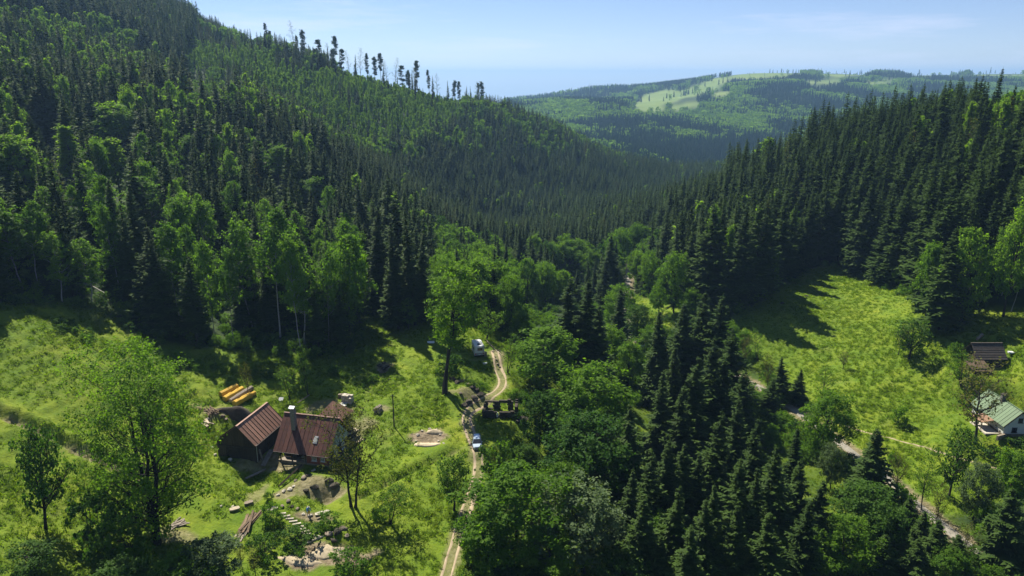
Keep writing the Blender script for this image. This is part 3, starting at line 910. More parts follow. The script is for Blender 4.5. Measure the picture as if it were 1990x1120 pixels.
# kinds of wood by where their crowns stand in the view: (outline, spacing factor, {kind: weight}, (height lo, hi))
ZONES = [
    ('hilltop spruce wood', [(-60, -200), (420, -200), (385, 40), (352, 120), (345, 150), (300, 120), (250, 70), (170, 30), (0, 14), (-60, 10)], {'spruce': .97, 'larch': .03}, (17, 23)),
    ('high birch band', [(-60, 10), (0, 14), (170, 30), (250, 70), (262, 135), (180, 150), (90, 120), (-60, 100)], {'larch': .4, 'birch': .25, 'light_broad': .15, 'spruce': .2}, (13, 18)),
    ('young wood below the ridge', [(360, 50), (480, 80), (600, 120), (760, 150), (930, 175), (880, 215), (800, 262), (700, 275), (640, 262), (560, 200), (480, 185), (400, 215), (345, 160)], {'larch': .80, 'light_broad': .06, 'spruce': .14}, (9, 13)),
    ('mixed wood below the pines', [(640, 262), (800, 240), (930, 180), (1010, 195), (1230, 270), (1240, 310), (960, 290), (760, 300), (680, 290)], {'spruce': .62, 'larch': .25, 'light_broad': .13}, (13, 19)),
    ('far dark spruce wood', [(600, 300), (760, 290), (960, 280), (1240, 300), (1420, 330), (1400, 400), (1160, 470), (1000, 480), (860, 440), (790, 400), (700, 360), (600, 340)], {'spruce': .96, 'larch': .04}, (14, 19)),
    ('spruce and birch slope', [(-80, 90), (180, 140), (345, 150), (480, 190), (640, 262), (680, 330), (700, 400), (600, 380), (400, 330), (200, 280), (-80, 260)], {'spruce': .76, 'birch': .12, 'larch': .10, 'light_broad': .02}, (15, 23)),
    ('wood edge above the farm', [(-120, 260), (200, 280), (400, 330), (600, 370), (700, 400), (700, 700), (-120, 700)], {'spruce': .68, 'birch': .24, 'larch': .07, 'light_broad': .01}, (15, 24)),
    ('spruces beside the valley', [(690, 330), (790, 390), (840, 440), (830, 620), (690, 620)], {'spruce': .9, 'birch': .1}, (18, 25)),
    ('leafy valley floor', [(820, 430), (1000, 470), (1160, 450), (1250, 395), (1290, 450), (1280, 560), (1240, 600), (1130, 640), (1000, 660), (820, 620)], {'broad': .38, 'light_broad': .22, 'dark_broad': .15, 'grey_broad': .07, 'spruce': .18}, (11, 18)),
    ('bright ridge treetops', [(1860, 100), (2060, 60), (2060, 300), (1870, 230)], {'light_broad': .7, 'spruce': .3}, (16, 21)),
    ('pale wood on the ridge end', [(1360, 280), (1560, 250), (1590, 300), (1450, 345), (1380, 350)], {'larch': .55, 'spruce': .45}, (14, 18)),
    ('spruce wood behind the meadow', [(1180, 340), (1400, 300), (1700, 150), (1870, 100), (2080, 100), (2080, 480), (1900, 480), (1840, 640), (1180, 640)], {'spruce': .95, 'larch': .05}, (18, 26)),
    ('mixed wood beside the meadow', [(1820, 380), (2080, 360), (2080, 640), (1820, 640)], {'spruce': .5, 'light_broad': .2, 'broad': .1, 'birch': .2}, (15, 21)),
]
BIGGER = ('hilltop spruce wood', 'high birch band', 'spruce and birch slope', 'spruce wood behind the meadow', 'mixed wood beside the meadow')
TREES = []                                             # x, y, z, height, kind, form index, yaw, width factor, zone
def scatter():
    xs, ys = [], []
    for (x0, x1, y0, y1, sp, seed) in ((-260, 260, 125, 330, 5.0, 1), (-420, 340, 330, 640, 5.0, 2), (-420, 420, 640, 1060, 5.3, 3)):
        a, b_ = jitter_grid(x0, x1, y0, y1, sp, seed)
        xs.append(a); ys.append(b_)
    x, y = np.concatenate(xs), np.concatenate(ys)
    keep = ~(in_poly(x, y, MEADOW_L) | in_poly(x, y, MEADOW_R) | in_poly(x, y, GLADE))
    for line, w in ((ROAD, 4.0), (TRACK, 4.0)):
        keep &= line_dist(x, y, line)[0] > w
    x, y = x[keep], y[keep]
    z = ground_z(x, y)
    px, py, dep = project(x, y, z + 12)
    bx, by, _ = project(x, y, z)
    # the near clumps below the meadow edge are set tree by tree further down
    keep = (px > -260) & (px < 2160) & (py > -330) & (by < 720) & ~((by > 600) & (px > 1000) & (px < 1440)) & ~((by > 655) & (px > 700))
    keep &= ground_seen(x, y, z + 22)
    x, y, z, px, py, dep = (q[keep] for q in (x, y, z, px, py, dep))
    # room for the trees that stand out, and a clear view of them
    ok = np.ones(len(x), bool)
    for (ex, ey, eh, ew) in PLACED:
        epx, _, ed = project(ex, ey, ground_z(ex, ey) + eh * .5)
        ok &= np.hypot(x - ex, y - ey) > 2.6
        ok &= ~((np.abs(px - epx) < .46 * ew) & (dep < ed) & (dep > ed - 45))
    x, y, z, px, py, dep = (q[ok] for q in (x, y, z, px, py, dep))
    front = line_dist(x, y, np.array(densify(MEADOW_L[1:24], 2.0)))[0] < 11
    r = np.random.default_rng(11)
    taken = np.zeros(len(x), bool)
    for name, poly, mix, hh in ZONES + [('valley wood', [(-500, -500), (2500, -500), (2500, 1500), (-500, 1500)], {'spruce': .7, 'broad': .3}, (14, 20))]:
        s = in_poly(px, py, poly) & ~taken
        taken |= s
        ks, ws = list(mix), np.array(list(mix.values()))
        for i in np.nonzero(s)[0]:
            k = ks[r.choice(len(ks), p=ws / ws.sum())]
            if front[i] and k == 'spruce' and r.random() < .22:
                k = 'birch'
            # stands of one kind hang together
            g = fbm(np.array([x[i]]), np.array([y[i]]), 38, 2)[0]
            if k != 'spruce' and g < -.17 and not front[i] and r.random() < .75:
                k = 'spruce'
            if k == 'spruce' and g > .24 and 'spruce' in mix and mix['spruce'] < .7 and r.random() < .4:
                k = 'larch'
            h = r.uniform(*hh) * (1.18 if name in BIGGER else 1.05) * (1 + .3 * fbm(np.array([x[i]]), np.array([y[i]]), 50, 1)[0])
            h *= 1.08 if k == 'spruce' else .9
            if r.random() < .16:
                h *= r.uniform(.5, .8)
            if k == 'spruce' and r.random() < .018:
                k = 'snag'
            TREES.append([x[i], y[i], z[i], h, k, int(r.integers(0, 99)), r.uniform(0, 6.283), r.uniform(.85, 1.4) if k == 'spruce' else r.uniform(.75, 1.05), name])
PLACED = []                                            # trees set one by one: x, y, height, crown width in pixels

# paint order buffer: how large does each tree show?
BW, BH, BS = 498, 280, 4.0
def visible_sizes(trees):
    zb = np.full((BH, BW), 1e9)
    ib = np.full((BH, BW), -1, int)
    RAD = {k: (f[0][3] / f[0][2]) for k, f in FORMS.items()}
    A = np.array([[t[0], t[1], t[2], t[3]] for t in trees])
    px0, py0, d0 = project(A[:, 0], A[:, 1], A[:, 2])
    px1, py1, d1 = project(A[:, 0], A[:, 1], A[:, 2] + A[:, 3])
    order = np.argsort(d0)
    for i in order:
        t = trees[i]
        rad = RAD[t[4]] * t[3] * t[7] * FPX / d0[i] / BS * .9
        x, y0, y1 = px1[i] / BS, py1[i] / BS, py0[i] / BS
        if x + rad < 0 or x - rad > BW or y0 > BH or y1 < 0:
            continue
        cone = t[4] in ('spruce', 'young_spruce', 'larch', 'pine')
        for yy in range(max(0, int(y0)), min(BH, int(y1) + 1)):
            f = max(0.0, (yy + .5 - y0) / max(y1 - y0, .5))
            hw_ = rad * (f ** .8 if cone else math.sqrt(max(0, 1 - (2 * min(f / .8, 1) - 1) ** 2)) if f < .8 else .1)
            a, b_ = max(0, int(round(x - hw_))), min(BW, int(round(x + hw_)) + 1)
            if b_ > a:
                row = ib[yy, a:b_]
                row[row < 0] = i
    return np.bincount(ib[ib >= 0], minlength=len(trees))

LABELS = {}
def tag(o, label, cat, group=None, kind=None):
    o['label'] = label
    o['category'] = cat
    if group:
        o['group'] = group
    if kind:
        o['kind'] = kind
    return o
def plant(name, kind, x, y, z, h, label, cat, group=None, variant=0, yaw=0.0, wide=1.0):
    """one tree: an empty at its foot, its trunk and its crown"""
    f = FORMS[kind][variant % len(FORMS[kind])]
    e = bpy.data.objects.new(name, None)
    e.empty_display_size = .2
    link(e)
    s = h / f[2]
    e.location = (x, y, z - .05)
    e.rotation_euler = (.045 * math.sin(x * 3.1 + y), .045 * math.sin(y * 2.3 - x), yaw)
    e.scale = (s * wide, s * wide, s)
    for nm, me in (('trunk', f[0]), ('crown', f[1])):
        o = bpy.data.objects.new(nm, me)
        link(o)
        o.parent = e
    tag(e, label, cat, group)
    return e
NAMES = {'spruce': ('spruce_tree', 'spruce'), 'young_spruce': ('spruce_tree', 'spruce'), 'broad': ('broadleaf_tree', 'broadleaf tree'), 'dark_broad': ('broadleaf_tree', 'broadleaf tree'), 'light_broad': ('broadleaf_tree', 'broadleaf tree'),
         'grey_broad': ('broadleaf_tree', 'broadleaf tree'), 'birch': ('birch_tree', 'birch'), 'larch': ('larch_tree', 'larch'), 'pine': ('pine_tree', 'pine'), 'snag': ('bare_tree', 'bare tree'), 'bush': ('bush', 'bush'),
         'ash': ('ash_tree', 'broadleaf tree'), 'tall_open': ('broadleaf_tree', 'broadleaf tree'), 'budding': ('broadleaf_tree', 'broadleaf tree'), 'sparse': ('bare_tree', 'bare tree'), 'fruit': ('fruit_tree', 'fruit tree')}
LOOK = {'spruce': 'dark pointed spruce', 'broad': 'green leafy tree', 'dark_broad': 'dark leafy tree', 'light_broad': 'bright leafy tree', 'grey_broad': 'grey-green leafy tree', 'birch': 'slim pale birch', 'larch': 'pale narrow larch', 'snag': 'half-dead grey tree'}
WHERE = {z_[0]: 'in the ' + z_[0] for z_ in ZONES}

def scatter_group(name, coll):
    ng = bpy.data.node_groups.new(name, 'GeometryNodeTree')
    ng.interface.new_socket('Geometry', in_out='INPUT', socket_type='NodeSocketGeometry')
    ng.interface.new_socket('Geometry', in_out='OUTPUT', socket_type='NodeSocketGeometry')
    N = ng.nodes
    gi, go = N.new('NodeGroupInput'), N.new('NodeGroupOutput')
    ip = N.new('GeometryNodeInstanceOnPoints')
    ci = N.new('GeometryNodeCollectionInfo')
    ci.inputs['Collection'].default_value = coll
    ci.inputs['Separate Children'].default_value = True
    ci.inputs['Reset Children'].default_value = True
    ip.inputs['Pick Instance'].default_value = True
    def na(nm, ty):
        a = N.new('GeometryNodeInputNamedAttribute')
        a.data_type = ty
        a.inputs['Name'].default_value = nm
        return a.outputs['Attribute']
    Lk = ng.links
    Lk.new(gi.outputs[0], ip.inputs['Points'])
    Lk.new(ci.outputs[0], ip.inputs['Instance'])
    Lk.new(na('idx', 'INT'), ip.inputs['Instance Index'])
    Lk.new(na('rot', 'FLOAT_VECTOR'), ip.inputs['Rotation'])
    Lk.new(na('scl', 'FLOAT_VECTOR'), ip.inputs['Scale'])
    Lk.new(ip.outputs[0], go.inputs[0])
    return ng
def mass(name, meshes, pos, idx, rot, scl, label, cat):
    """what nobody could count: points with forms standing on them"""
    coll = bpy.data.collections.new(name + '_forms')
    for k, me in enumerate(meshes):
        coll.objects.link(bpy.data.objects.new('%s_form_%02d' % (name, k), me))
    me = bpy.data.meshes.new(name)
    me.vertices.add(len(pos))
    me.vertices.foreach_set('co', np.ascontiguousarray(pos, dtype=np.float32).ravel())
    for nm, ty, arr, key in (('idx', 'INT', idx, 'value'), ('rot', 'FLOAT_VECTOR', rot, 'vector'), ('scl', 'FLOAT_VECTOR', scl, 'vector')):
        a = me.attributes.new(nm, ty, 'POINT')
        a.data.foreach_set(key, np.ascontiguousarray(arr, dtype=np.int32 if ty == 'INT' else np.float32).ravel())
    o = link(bpy.data.objects.new(name, me))
    md = o.modifiers.new('stand', 'NODES')
    md.node_group = scatter_group(name, coll)
    tag(o, label, cat, None, 'stuff')
    return o

def plant_woods():
    vis = visible_sizes(TREES)
    rest = []
    quota = {'spruce': 230, 'broad': 150, 'birch': 130, 'larch': 120, 'snag': 20}
    fam = lambda k: 'broad' if 'broad' in k else k
    by = {}
    for i, t in enumerate(TREES):
        by.setdefault(fam(t[4]), []).append(i)
    single = set()
    for k, ids in by.items():
        ids.sort(key=lambda i: -vis[i])
        single |= {i for i in ids[:quota.get(k, 100)] if vis[i] >= 12}
    # the most open to view of each wood are told apart by their order
    rank, mine = {}, {}
    for i in single:
        mine.setdefault((TREES[i][8], TREES[i][4]), []).append(i)
    for key, ids in mine.items():
        best = sorted(ids, key=lambda i: -vis[i])[:14]
        best.sort(key=lambda i: float(project(*TREES[i][:3])[0]))
        for n_, i in enumerate(best):
            rank[i] = (n_, len(best))
    for i, t in enumerate(TREES):
        x, y, z, h, k, v, yaw, w, zone = t
        if i in single:
            nm, cat = NAMES[k]
            where = WHERE.get(zone, 'in the valley wood')
            lab = LOOK[k] + ' ' + where
            if i in rank and rank[i][1] > 1:
                lab = LOOK[k] + ' standing clear ' + where + ', ' + ORD[rank[i][0]]
            plant(nm, k, x, y, z, h, lab, cat, zone + ', ' + cat, v, yaw, w)
        else:
            rest.append(t)
    # everything else is a mass
    kinds, metas = [], []
    for k in ('m_spruce', 'm_larch', 'm_broad', 'spruce', 'birch', 'broad', 'light_broad', 'snag'):
        for f in FORMS[k]:
            kinds.append(k)
            metas.append((merged(k, f[0], f[1]), f[2]))
    pools = {k: [i for i, q in enumerate(kinds) if q == k] for k in set(kinds)}
    pos, idx, rot, scl = [], [], [], []
    for t in rest:
        x, y, z, h, k, v, yaw, w, zone = t
        d = math.hypot(x, y)
        if k == 'snag':
            pk = 'snag'
        elif k in ('spruce',):
            pk = 'spruce' if d < 330 else 'm_spruce'
        elif k in ('birch', 'larch'):
            pk = 'm_larch' if d > 260 or k == 'larch' else 'birch'
        else:
            pk = 'm_broad' if d > 280 else ('light_broad' if k == 'light_broad' else 'broad')
        j = pools[pk][v % len(pools[pk])]
        s = h / metas[j][1]
        w *= 1.18 if pk == 'm_spruce' else 1.0
        pos.append((x, y, z - .1)); idx.append(j); rot.append((.05 * math.sin(v * 2.3 + x), .05 * math.sin(v * 1.1 + y), yaw)); scl.append((s * w, s * w, s))
    mass('hillside_forest', [m_[0] for m_ in metas], pos, idx, rot, scl, 'dense spruce and larch forest covering the valley sides', 'forest')
    return len(single), len(rest)

# ------------------------------------------------------------------ the far woods, seen as a mass
def far_woods():
    low = [tier_spruce(300 + s_, 20, [3.6, 3.2, 4.0][s_], 6, 7, M['spruce_far']) for s_ in range(3)]
    brd = [FORMS['m_broad'][k] for k in range(3)]
    r = np.random.default_rng(31)
    lb = []
    for k in range(2):
        lb.append(broadleaf(320 + k, 14, 5.0, .1, 'round', 12, 4, 4, 2.0, [M['leaf'], M['larch']][k], M['bark'], clump_r=1.6, twigs=False)[1])
    xs, ys = [], []
    for (x0, x1, y0, y1, sp) in ((-150, 1500, 1060, 1700, 7.0), (-100, 2400, 1700, 2600, 9.0), (-100, 3600, 2600, 3900, 13.0)):
        a, b_ = jitter_grid(x0, x1, y0, y1, sp, int(sp * 10))
        xs.append(a); ys.append(b_)
    x, y = np.concatenate(xs), np.concatenate(ys)
    keep = np.ones(len(x), bool)
    # open fields and the pasture in front of them; a few hedgerow trees stay
    zz = ground_z(x, y)
    hedge = (r.random(len(x)) < .005) | ((np.abs(fbm(x, y, 130, 2)) < .012) & (r.random(len(x)) < .7))
    for hh in (1, 8, 16):
        fpx, fpy, _ = project(x, y, zz + hh)
        for q in FIELD_PX:
            keep &= ~(in_poly(fpx + 4 * fbm(x, y, 120, 2), fpy + 2 * fbm(x + 300, y, 120, 2), q) & ~hedge)
    open_ = fbm(x, y, 260, 2)
    keep &= ~((y > 2300) & (open_ > .20))
    x, y = x[keep], y[keep]
    z = ground_z(x, y)
    px, py, dep = project(x, y, z + 10)
    k2 = (px > 980) & (px < 2100) & ground_seen(x, y, z + 24)
    x, y, z = x[k2], y[k2], z[k2]
    n_ = len(x)
    g = fbm(x, y, 120, 2) + r.normal(0, .12, n_)
    broad = g > .13
    idx = np.where(broad, 3 + r.integers(0, 2, n_), r.integers(0, 3, n_))
    h = r.uniform(14, 23, n_) * np.where(broad, .85, 1.0) * (1 + np.clip((y - 2500) / 300, 0, 1) * .9 * np.clip(fbm(x, y, 300, 1), -.3, .5))
    s = h / np.where(broad, 14, 20)
    w = s * r.uniform(.9, 1.4, n_)
    mass('far_forest', low + lb, np.stack([x, y, z - .3], 1), idx, np.stack([np.zeros(n_), np.zeros(n_), r.uniform(0, 6.28, n_)], 1), np.stack([w, w, s], 1), 'blue-hazed forest on the far hills beyond the valley', 'forest')
    return n_
print('far', far_woods())
# ------------------------------------------------------------------ trees and bushes one by one
ORD = ['leftmost', 'second from the left', 'third from the left', 'fourth from the left', 'fifth from the left', 'sixth from the left', 'seventh from the left', 'eighth from the left', 'ninth from the left', 'tenth from the left',
       'eleventh from the left', 'twelfth from the left', 'thirteenth from the left', 'fourteenth from the left', 'fifteenth from the left', 'sixteenth from the left', 'seventeenth from the left', 'eighteenth from the left', 'nineteenth from the left', 'twentieth from the left']
def ordinal(n_):
    ones = ['first', 'second', 'third', 'fourth', 'fifth', 'sixth', 'seventh', 'eighth', 'ninth', 'tenth', 'eleventh', 'twelfth', 'thirteenth', 'fourteenth', 'fifteenth', 'sixteenth', 'seventeenth', 'eighteenth', 'nineteenth']
    tens = {2: ('twenty', 'twentieth'), 3: ('thirty', 'thirtieth'), 4: ('forty', 'fortieth'), 5: ('fifty', 'fiftieth'), 6: ('sixty', 'sixtieth'), 7: ('seventy', 'seventieth'), 8: ('eighty', 'eightieth')}
    if n_ < 20:
        return ones[n_ - 1]
    return tens[n_ // 10][1] if n_ % 10 == 0 else tens[n_ // 10][0] + '-' + ones[n_ % 10 - 1]
vrng = np.random.default_rng(77)
def tree(kind, px, ytop, label, base=None, h=None, w=None, var=None, group=None):
    """a tree whose top (and foot, if seen) lies at a pixel; w: crown width in pixels"""
    if base is not None:
        g = at(px, base)
        a, b_ = ray(px, ytop)
        h = float(CAM_Z + b_ * g.y - g.z)
    else:
        g = at(px, ytop, h)
    _, _, dep = project(g.x, g.y, g.z + h * .5)
    var = int(vrng.integers(0, 50)) if var is None else var
    f = FORMS[kind][var % len(FORMS[kind])]
    wide = 1.0
    if w:
        wide = float(np.clip((w * float(dep) / FPX / 2) / (f[3] * h / f[2]), .55, 1.9))
    PLACED.append((g.x, g.y, h, w or 50))
    nm, cat = NAMES[kind]
    return plant(nm, kind, g.x, g.y, g.z, h, label, cat, group, var, float(vrng.uniform(0, 6.28)), wide)
def clump(kind, rows, what, group):
    """rows of (px, ytop, h, w), named from left to right"""
    rows = sorted(rows)
    for i, (px, yt, h_, w) in enumerate(rows):
        tree(kind, px, yt, what.replace('{}', ORD[i]) if i < len(ORD) else what.replace('{}', 'far right'), h=h_ * (1.2 if kind == 'spruce' and h_ > 12 else 1), w=w * (1.6 if 'spruce' in kind else 1), group=group)

# round the farm
tree('ash', 305, 688, 'tall spreading tree with several dark stems left of the farmhouse', base=1052, w=232)
tree('fruit', 88, 838, 'small dark tree with leaning stem alone in the left meadow', base=1028, w=95, var=0)
tree('sparse', 172, 905, 'thin sapling beside the round bush in the left meadow', base=1040, w=40, var=1)
tree('bush', 196, 965, 'rounded blue-green bush at the foot of the left meadow', base=1062, w=110, var=1)
tree('bush', 262, 1010, 'low leafy bush beneath the tall multi-stemmed tree', base=1080, w=100, var=0)
tree('grey_broad', 395, 1058, 'grey-green willow at the bottom edge below the farmyard', h=6.5, w=120, var=0)
tree('broad', 345, 1085, 'leafy treetop at the bottom edge under the tall tree', h=6, w=110, var=2)
tree('dark_broad', 235, 1092, 'dark shrubby tree at the bottom edge left of the willow', h=6, w=140, var=1)
tree('fruit', 60, 1060, 'dark leafy shrub in the bottom corner of the left meadow', h=4.5, w=120, var=0)
tree('sparse', 398, 1090, 'thin bare sapling at the bottom edge beside the willow', h=5, w=26, var=0)
tree('budding', 686, 795, 'half-bare olive tree standing in front of the farmhouse gable', base=985, w=105)
tree('sparse', 757, 935, 'small nearly bare tree on the slope right of the farmyard', base=1017, w=62, var=1)
tree('fruit', 882, 888, 'crooked orchard tree left of the dirt track', base=992, w=68, var=0)
tree('bush', 972, 862, 'dense round bush just right of the dirt track', base=940, w=62, var=1)
tree('sparse', 931, 935, 'thin dark sapling on the verge of the dirt track', base=1030, w=22, var=1)
tree('sparse', 600, 690, 'young thin tree on the slope above the yellow bundles', base=770, w=26, var=1)
tree('sparse', 482, 705, 'thin leaning sapling above the yellow bundles', base=770, w=22, var=0)
tree('sparse', 565, 715, 'slender sapling behind the farmhouse roof', base=775, w=32, var=1)
tree('bush', 535, 985, 'small bush beside the garden steps', base=1022, w=40, var=0)
tree('bush', 575, 1030, 'leafy garden bush below the garden steps', base=1062, w=64, var=1)
tree('bush', 510, 1045, 'garden bush beside the plank pile', base=1082, w=56, var=1)
tree('bush', 522, 958, 'small upright bush at the head of the plank pile', base=978, w=18, var=1)
tree('bush', 645, 1002, 'scrubby bush growing on the rock outcrop', base=1030, w=44, var=0)
tree('bush', 690, 1078, 'bush at the bottom beside the bare earth patch', base=1118, w=70, var=0)
tree('sparse', 497, 1068, 'bare black shrub at the bottom edge near the plank pile', base=1118, w=26, var=0)
tree('sparse', 470, 1055, 'thin black shrub left of the bare black shrub', base=1105, w=20, var=0)
tree('bush', 740, 985, 'scrub on the slope below the small bare tree', base=1010, w=34, var=2)
# the track and the mound
tree('tall_open', 858, 517, 'tall tree with long bare trunk beside the grassy mound', base=765, w=98)
tree('broad', 884, 545, 'leafy tree with dark limbs behind the tall bare-trunked tree', base=662, w=78, var=1)
tree('light_broad', 793, 582, 'small bright sapling on the meadow above the track', base=640, w=36, var=0)
tree('fruit', 944, 600, 'crooked nearly black tree on the knoll behind the camper van', base=658, w=48, var=1)
tree('sparse', 985, 650, 'thin shrubs at the knoll edge right of the camper van', base=725, w=34, var=1)
tree('bush', 880, 690, 'low bush in the shade left of the camper van', base=722, w=42, var=1)
tree('bush', 815, 598, 'low bush where the meadow meets the valley wood', base=622, w=34, var=0)
tree('light_broad', 679, 462, 'bright green tree at the corner of the wood above the farm', base=655, w=76, var=1)
tree('light_broad', 1014, 610, 'small pale tree behind the knoll', h=8, w=44, var=2)
# below the knoll towards the road
tree('light_broad', 1062, 640, 'bright full-crowned tree just right of the knoll', h=14, w=125, var=1)
tree('broad', 1150, 722, 'broad tree in front of the double spruce', h=16, w=135, var=0)
tree('dark_broad', 1135, 815, 'dark bushy tree right of the roofless ruin', h=16, w=160, var=0)
tree('dark_broad', 1045, 770, 'dark leafy tree close behind the roofless ruin', h=11, w=80, var=1)
tree('grey_broad', 1170, 838, 'pale-topped tree among the dark ones below the ruin', h=13, w=90, var=1)
tree('broad', 998, 925, 'large bright tree at the bottom right of the dirt track', h=14, w=180, var=2)
tree('grey_broad', 1140, 948, 'large grey-green tree at the bottom centre', h=14, w=165, var=0)
tree('broad', 950, 1010, 'leafy tree at the bottom edge beside the dirt track', h=9, w=110, var=3)
tree('broad', 1075, 1040, 'leafy treetop at the bottom edge between the two large trees', h=8, w=120, var=1)
tree('light_broad', 1225, 668, 'slim bright tree left of the tall spruce group', h=12, w=62, var=0)
tree('broad', 1195, 640, 'light-leaved tree behind the slim bright tree', h=13, w=60, var=1)
tree('broad', 1270, 1005, 'bright tree at the bottom left of the lower spruces', h=10, w=110, var=1)
tree('dark_broad', 1215, 1075, 'dark treetop at the bottom edge below the grey-green tree', h=8, w=110, var=0)
tree('broad', 1085, 905, 'leafy tree between the ruin and the large bright tree', h=10, w=95, var=0)
tree('dark_broad', 1022, 868, 'dark shrub tree behind the round bush', h=6, w=56, var=1)
tree('broad', 1310, 500, 'pale tree standing before the dark wood at the glade', base=612, w=62, var=3)
tree('light_broad', 1280, 545, 'small bright tree at the edge of the glade', base=615, w=40, var=0)
tree('light_broad', 1345, 565, 'young bright tree right of the glade', h=10, w=44, var=2)
tree('sparse', 1270, 600, 'thin-leaved shrub trees beside the glade', h=9, w=50, var=1)
tree('broad', 1110, 470, 'green tree in the valley beside the slender spruces', h=15, w=72, var=0)
tree('broad', 1206, 556, 'leafy tree hiding the road bend left of the glade', h=14, w=60, var=2)
tree('dark_broad', 1243, 596, 'dark leafy tree hiding the road below the glade', h=12, w=58, var=0)
tree('broad', 1268, 640, 'leafy tree on the road verge left of the tall spruces', h=9, w=52, var=1)
tree('sparse', 1235, 620, 'tall thin shrub below the glade', h=8, w=34, var=1)
clump('spruce', [(1108, 538, 20, 80), (1134, 545, 21, 90), (1190, 455, 22, 44), (1205, 560, 18, 56), (1160, 590, 17, 60), (1013, 440, 19, 30), (1176, 500, 17, 40)],
      'dark spruce in the valley centre, {} of seven', 'spruces in the valley centre')
clump('spruce', [(1290, 602, 20, 66), (1330, 585, 22, 70), (1363, 568, 23, 76), (1402, 572, 23, 72), (1432, 640, 20, 64), (1380, 655, 22, 70), (1310, 668, 20, 66), (1345, 690, 20, 70), (1410, 700, 19, 70), (1285, 720, 17, 56), (1445, 715, 16, 52), (1325, 745, 17, 60)],
      'tall dark spruce in the group above the road, {}', 'tall spruce group above the road')
clump('spruce', [(1525, 693, 12, 62), (1556, 718, 9, 40), (1500, 735, 9, 40)], 'small pointed spruce at the meadow corner by the road, {} of three', 'small spruces at the meadow corner')
clump('spruce', [(1236, 778, 18, 66), (1290, 850, 17, 70), (1332, 858, 17, 66), (1396, 800, 18, 66), (1432, 775, 17, 56), (1468, 815, 18, 66), (1508, 862, 18, 70), (1545, 828, 17, 62), (1262, 880, 16, 66), (1365, 885, 16, 66),
                  (1430, 892, 17, 70), (1558, 885, 16, 62), (1478, 905, 16, 60), (1400, 940, 16, 70), (1310, 945, 15, 66)],
      'dark spruce in the dense lower stand, back row, {}', 'back row of the lower spruce stand')
clump('spruce', [(1384, 968, 15, 74), (1245, 960, 14, 70), (1500, 1000, 15, 84), (1340, 1010, 14, 76), (1440, 985, 15, 74), (1565, 968, 15, 66), (1290, 1045, 12, 70), (1400, 1065, 12, 78), (1600, 930, 14, 56), (1465, 1062, 12, 70), (1225, 905, 15, 56)],
      'dark spruce in the dense lower stand, front row, {}', 'front row of the lower spruce stand')
tree('young_spruce', 1685, 828, 'large solitary spruce with dense wide boughs beside the road', base=972, w=104, var=0)
clump('young_spruce', [(1770, 968, 8, 46), (1800, 992, 8, 42), (1832, 1012, 9, 56), (1745, 1000, 8, 50), (1868, 1040, 8, 52), (1720, 1040, 9, 64), (1790, 1050, 9, 60)], 'young spruce along the lower side of the road, {} of seven', 'young spruces along the road')
tree('young_spruce', 1978, 950, 'big dark spruce cut by the right edge at the bottom', h=14, w=125, var=1)
tree('dark_broad', 1690, 950, 'large blue-green leafy tree below the solitary spruce', h=12, w=120, var=0)
tree('broad', 1655, 1010, 'leafy tree at the bottom below the blue-green tree', h=10, w=100, var=2)
tree('broad', 1562, 1035, 'round bright tree at the bottom among the spruces', h=10, w=105, var=0)
tree('broad', 1850, 1075, 'leafy shrub at the bottom edge right of the road', h=6, w=80, var=1)
tree('grey_broad', 1625, 868, 'grey twiggy tree beside the road bend', h=9, w=48, var=1)
tree('broad', 1610, 770, 'airy green tree between road and meadow', base=890, w=92, var=3)
tree('sparse', 1590, 720, 'thin tree at the lower meadow edge', base=800, w=40, var=1)
tree('sparse', 1490, 690, 'bare thin sapling beside the small pointed spruces', base=760, w=24, var=0)
tree('sparse', 1480, 640, 'tall thin sapling at the meadow edge by the spruce group', h=9, w=26, var=1)
tree('sparse', 1455, 655, 'thin twiggy sapling against the spruce group', h=8, w=24, var=0)
tree('fruit', 1845, 838, 'open dark-limbed tree below the green-roofed cottage', base=965, w=72, var=0)
tree('grey_broad', 1890, 900, 'grey-green tree right of the open dark-limbed tree', base=1010, w=60, var=0)
tree('broad', 1950, 880, 'leafy tree at the right edge below the cottage', base=1000, w=84, var=1)
tree('bush', 1735, 945, 'bush on the lower verge of the road beside the solitary spruce', base=985, w=52, var=0)
tree('bush', 1570, 812, 'bush on the verge where the road leaves the spruces', base=842, w=48, var=1)
tree('bush', 1810, 1015, 'bush on the lower verge of the road near the young spruces', base=1050, w=50, var=2)
tree('bush', 1500, 765, 'bush on the road verge behind the small pointed spruces', base=792, w=44, var=0)
tree('sparse', 1790, 890, 'thin tree at the upper edge of the road', base=990, w=42, var=1)
tree('sparse', 1740, 885, 'spindly tree beside the solitary spruce', base=965, w=36, var=0)
tree('sparse', 1815, 935, 'bare slender trunk beside the road', base=1030, w=26, var=0)
tree('sparse', 1885, 1020, 'tall bare sapling at the bottom right', h=9, w=40, var=0)
tree('bush', 1905, 985, 'pale bush beneath the grey-green tree', base=1030, w=44, var=2)
tree('sparse', 1897, 705, 'big nearly bare tree in front of the green-roofed cottage', base=862, w=96, var=0)
tree('fruit', 1870, 690, 'small stooping tree beside the dark barn annexe', base=750, w=40, var=1)
tree('fruit', 1766, 622, 'airy small tree alone in the right meadow', base=697, w=66, var=0)
tree('sparse', 1745, 640, 'thin sapling touching the airy small tree', base=690, w=26, var=0)
tree('sparse', 1638, 683, 'tiny sapling alone in the middle of the right meadow', base=718, w=22, var=0)
tree('bush', 1747, 795, 'small bush alone low in the right meadow', base=828, w=32, var=2)
tree('light_broad', 1745, 522, 'tiny bright tree against the dark wood', base=558, w=22, var=0)
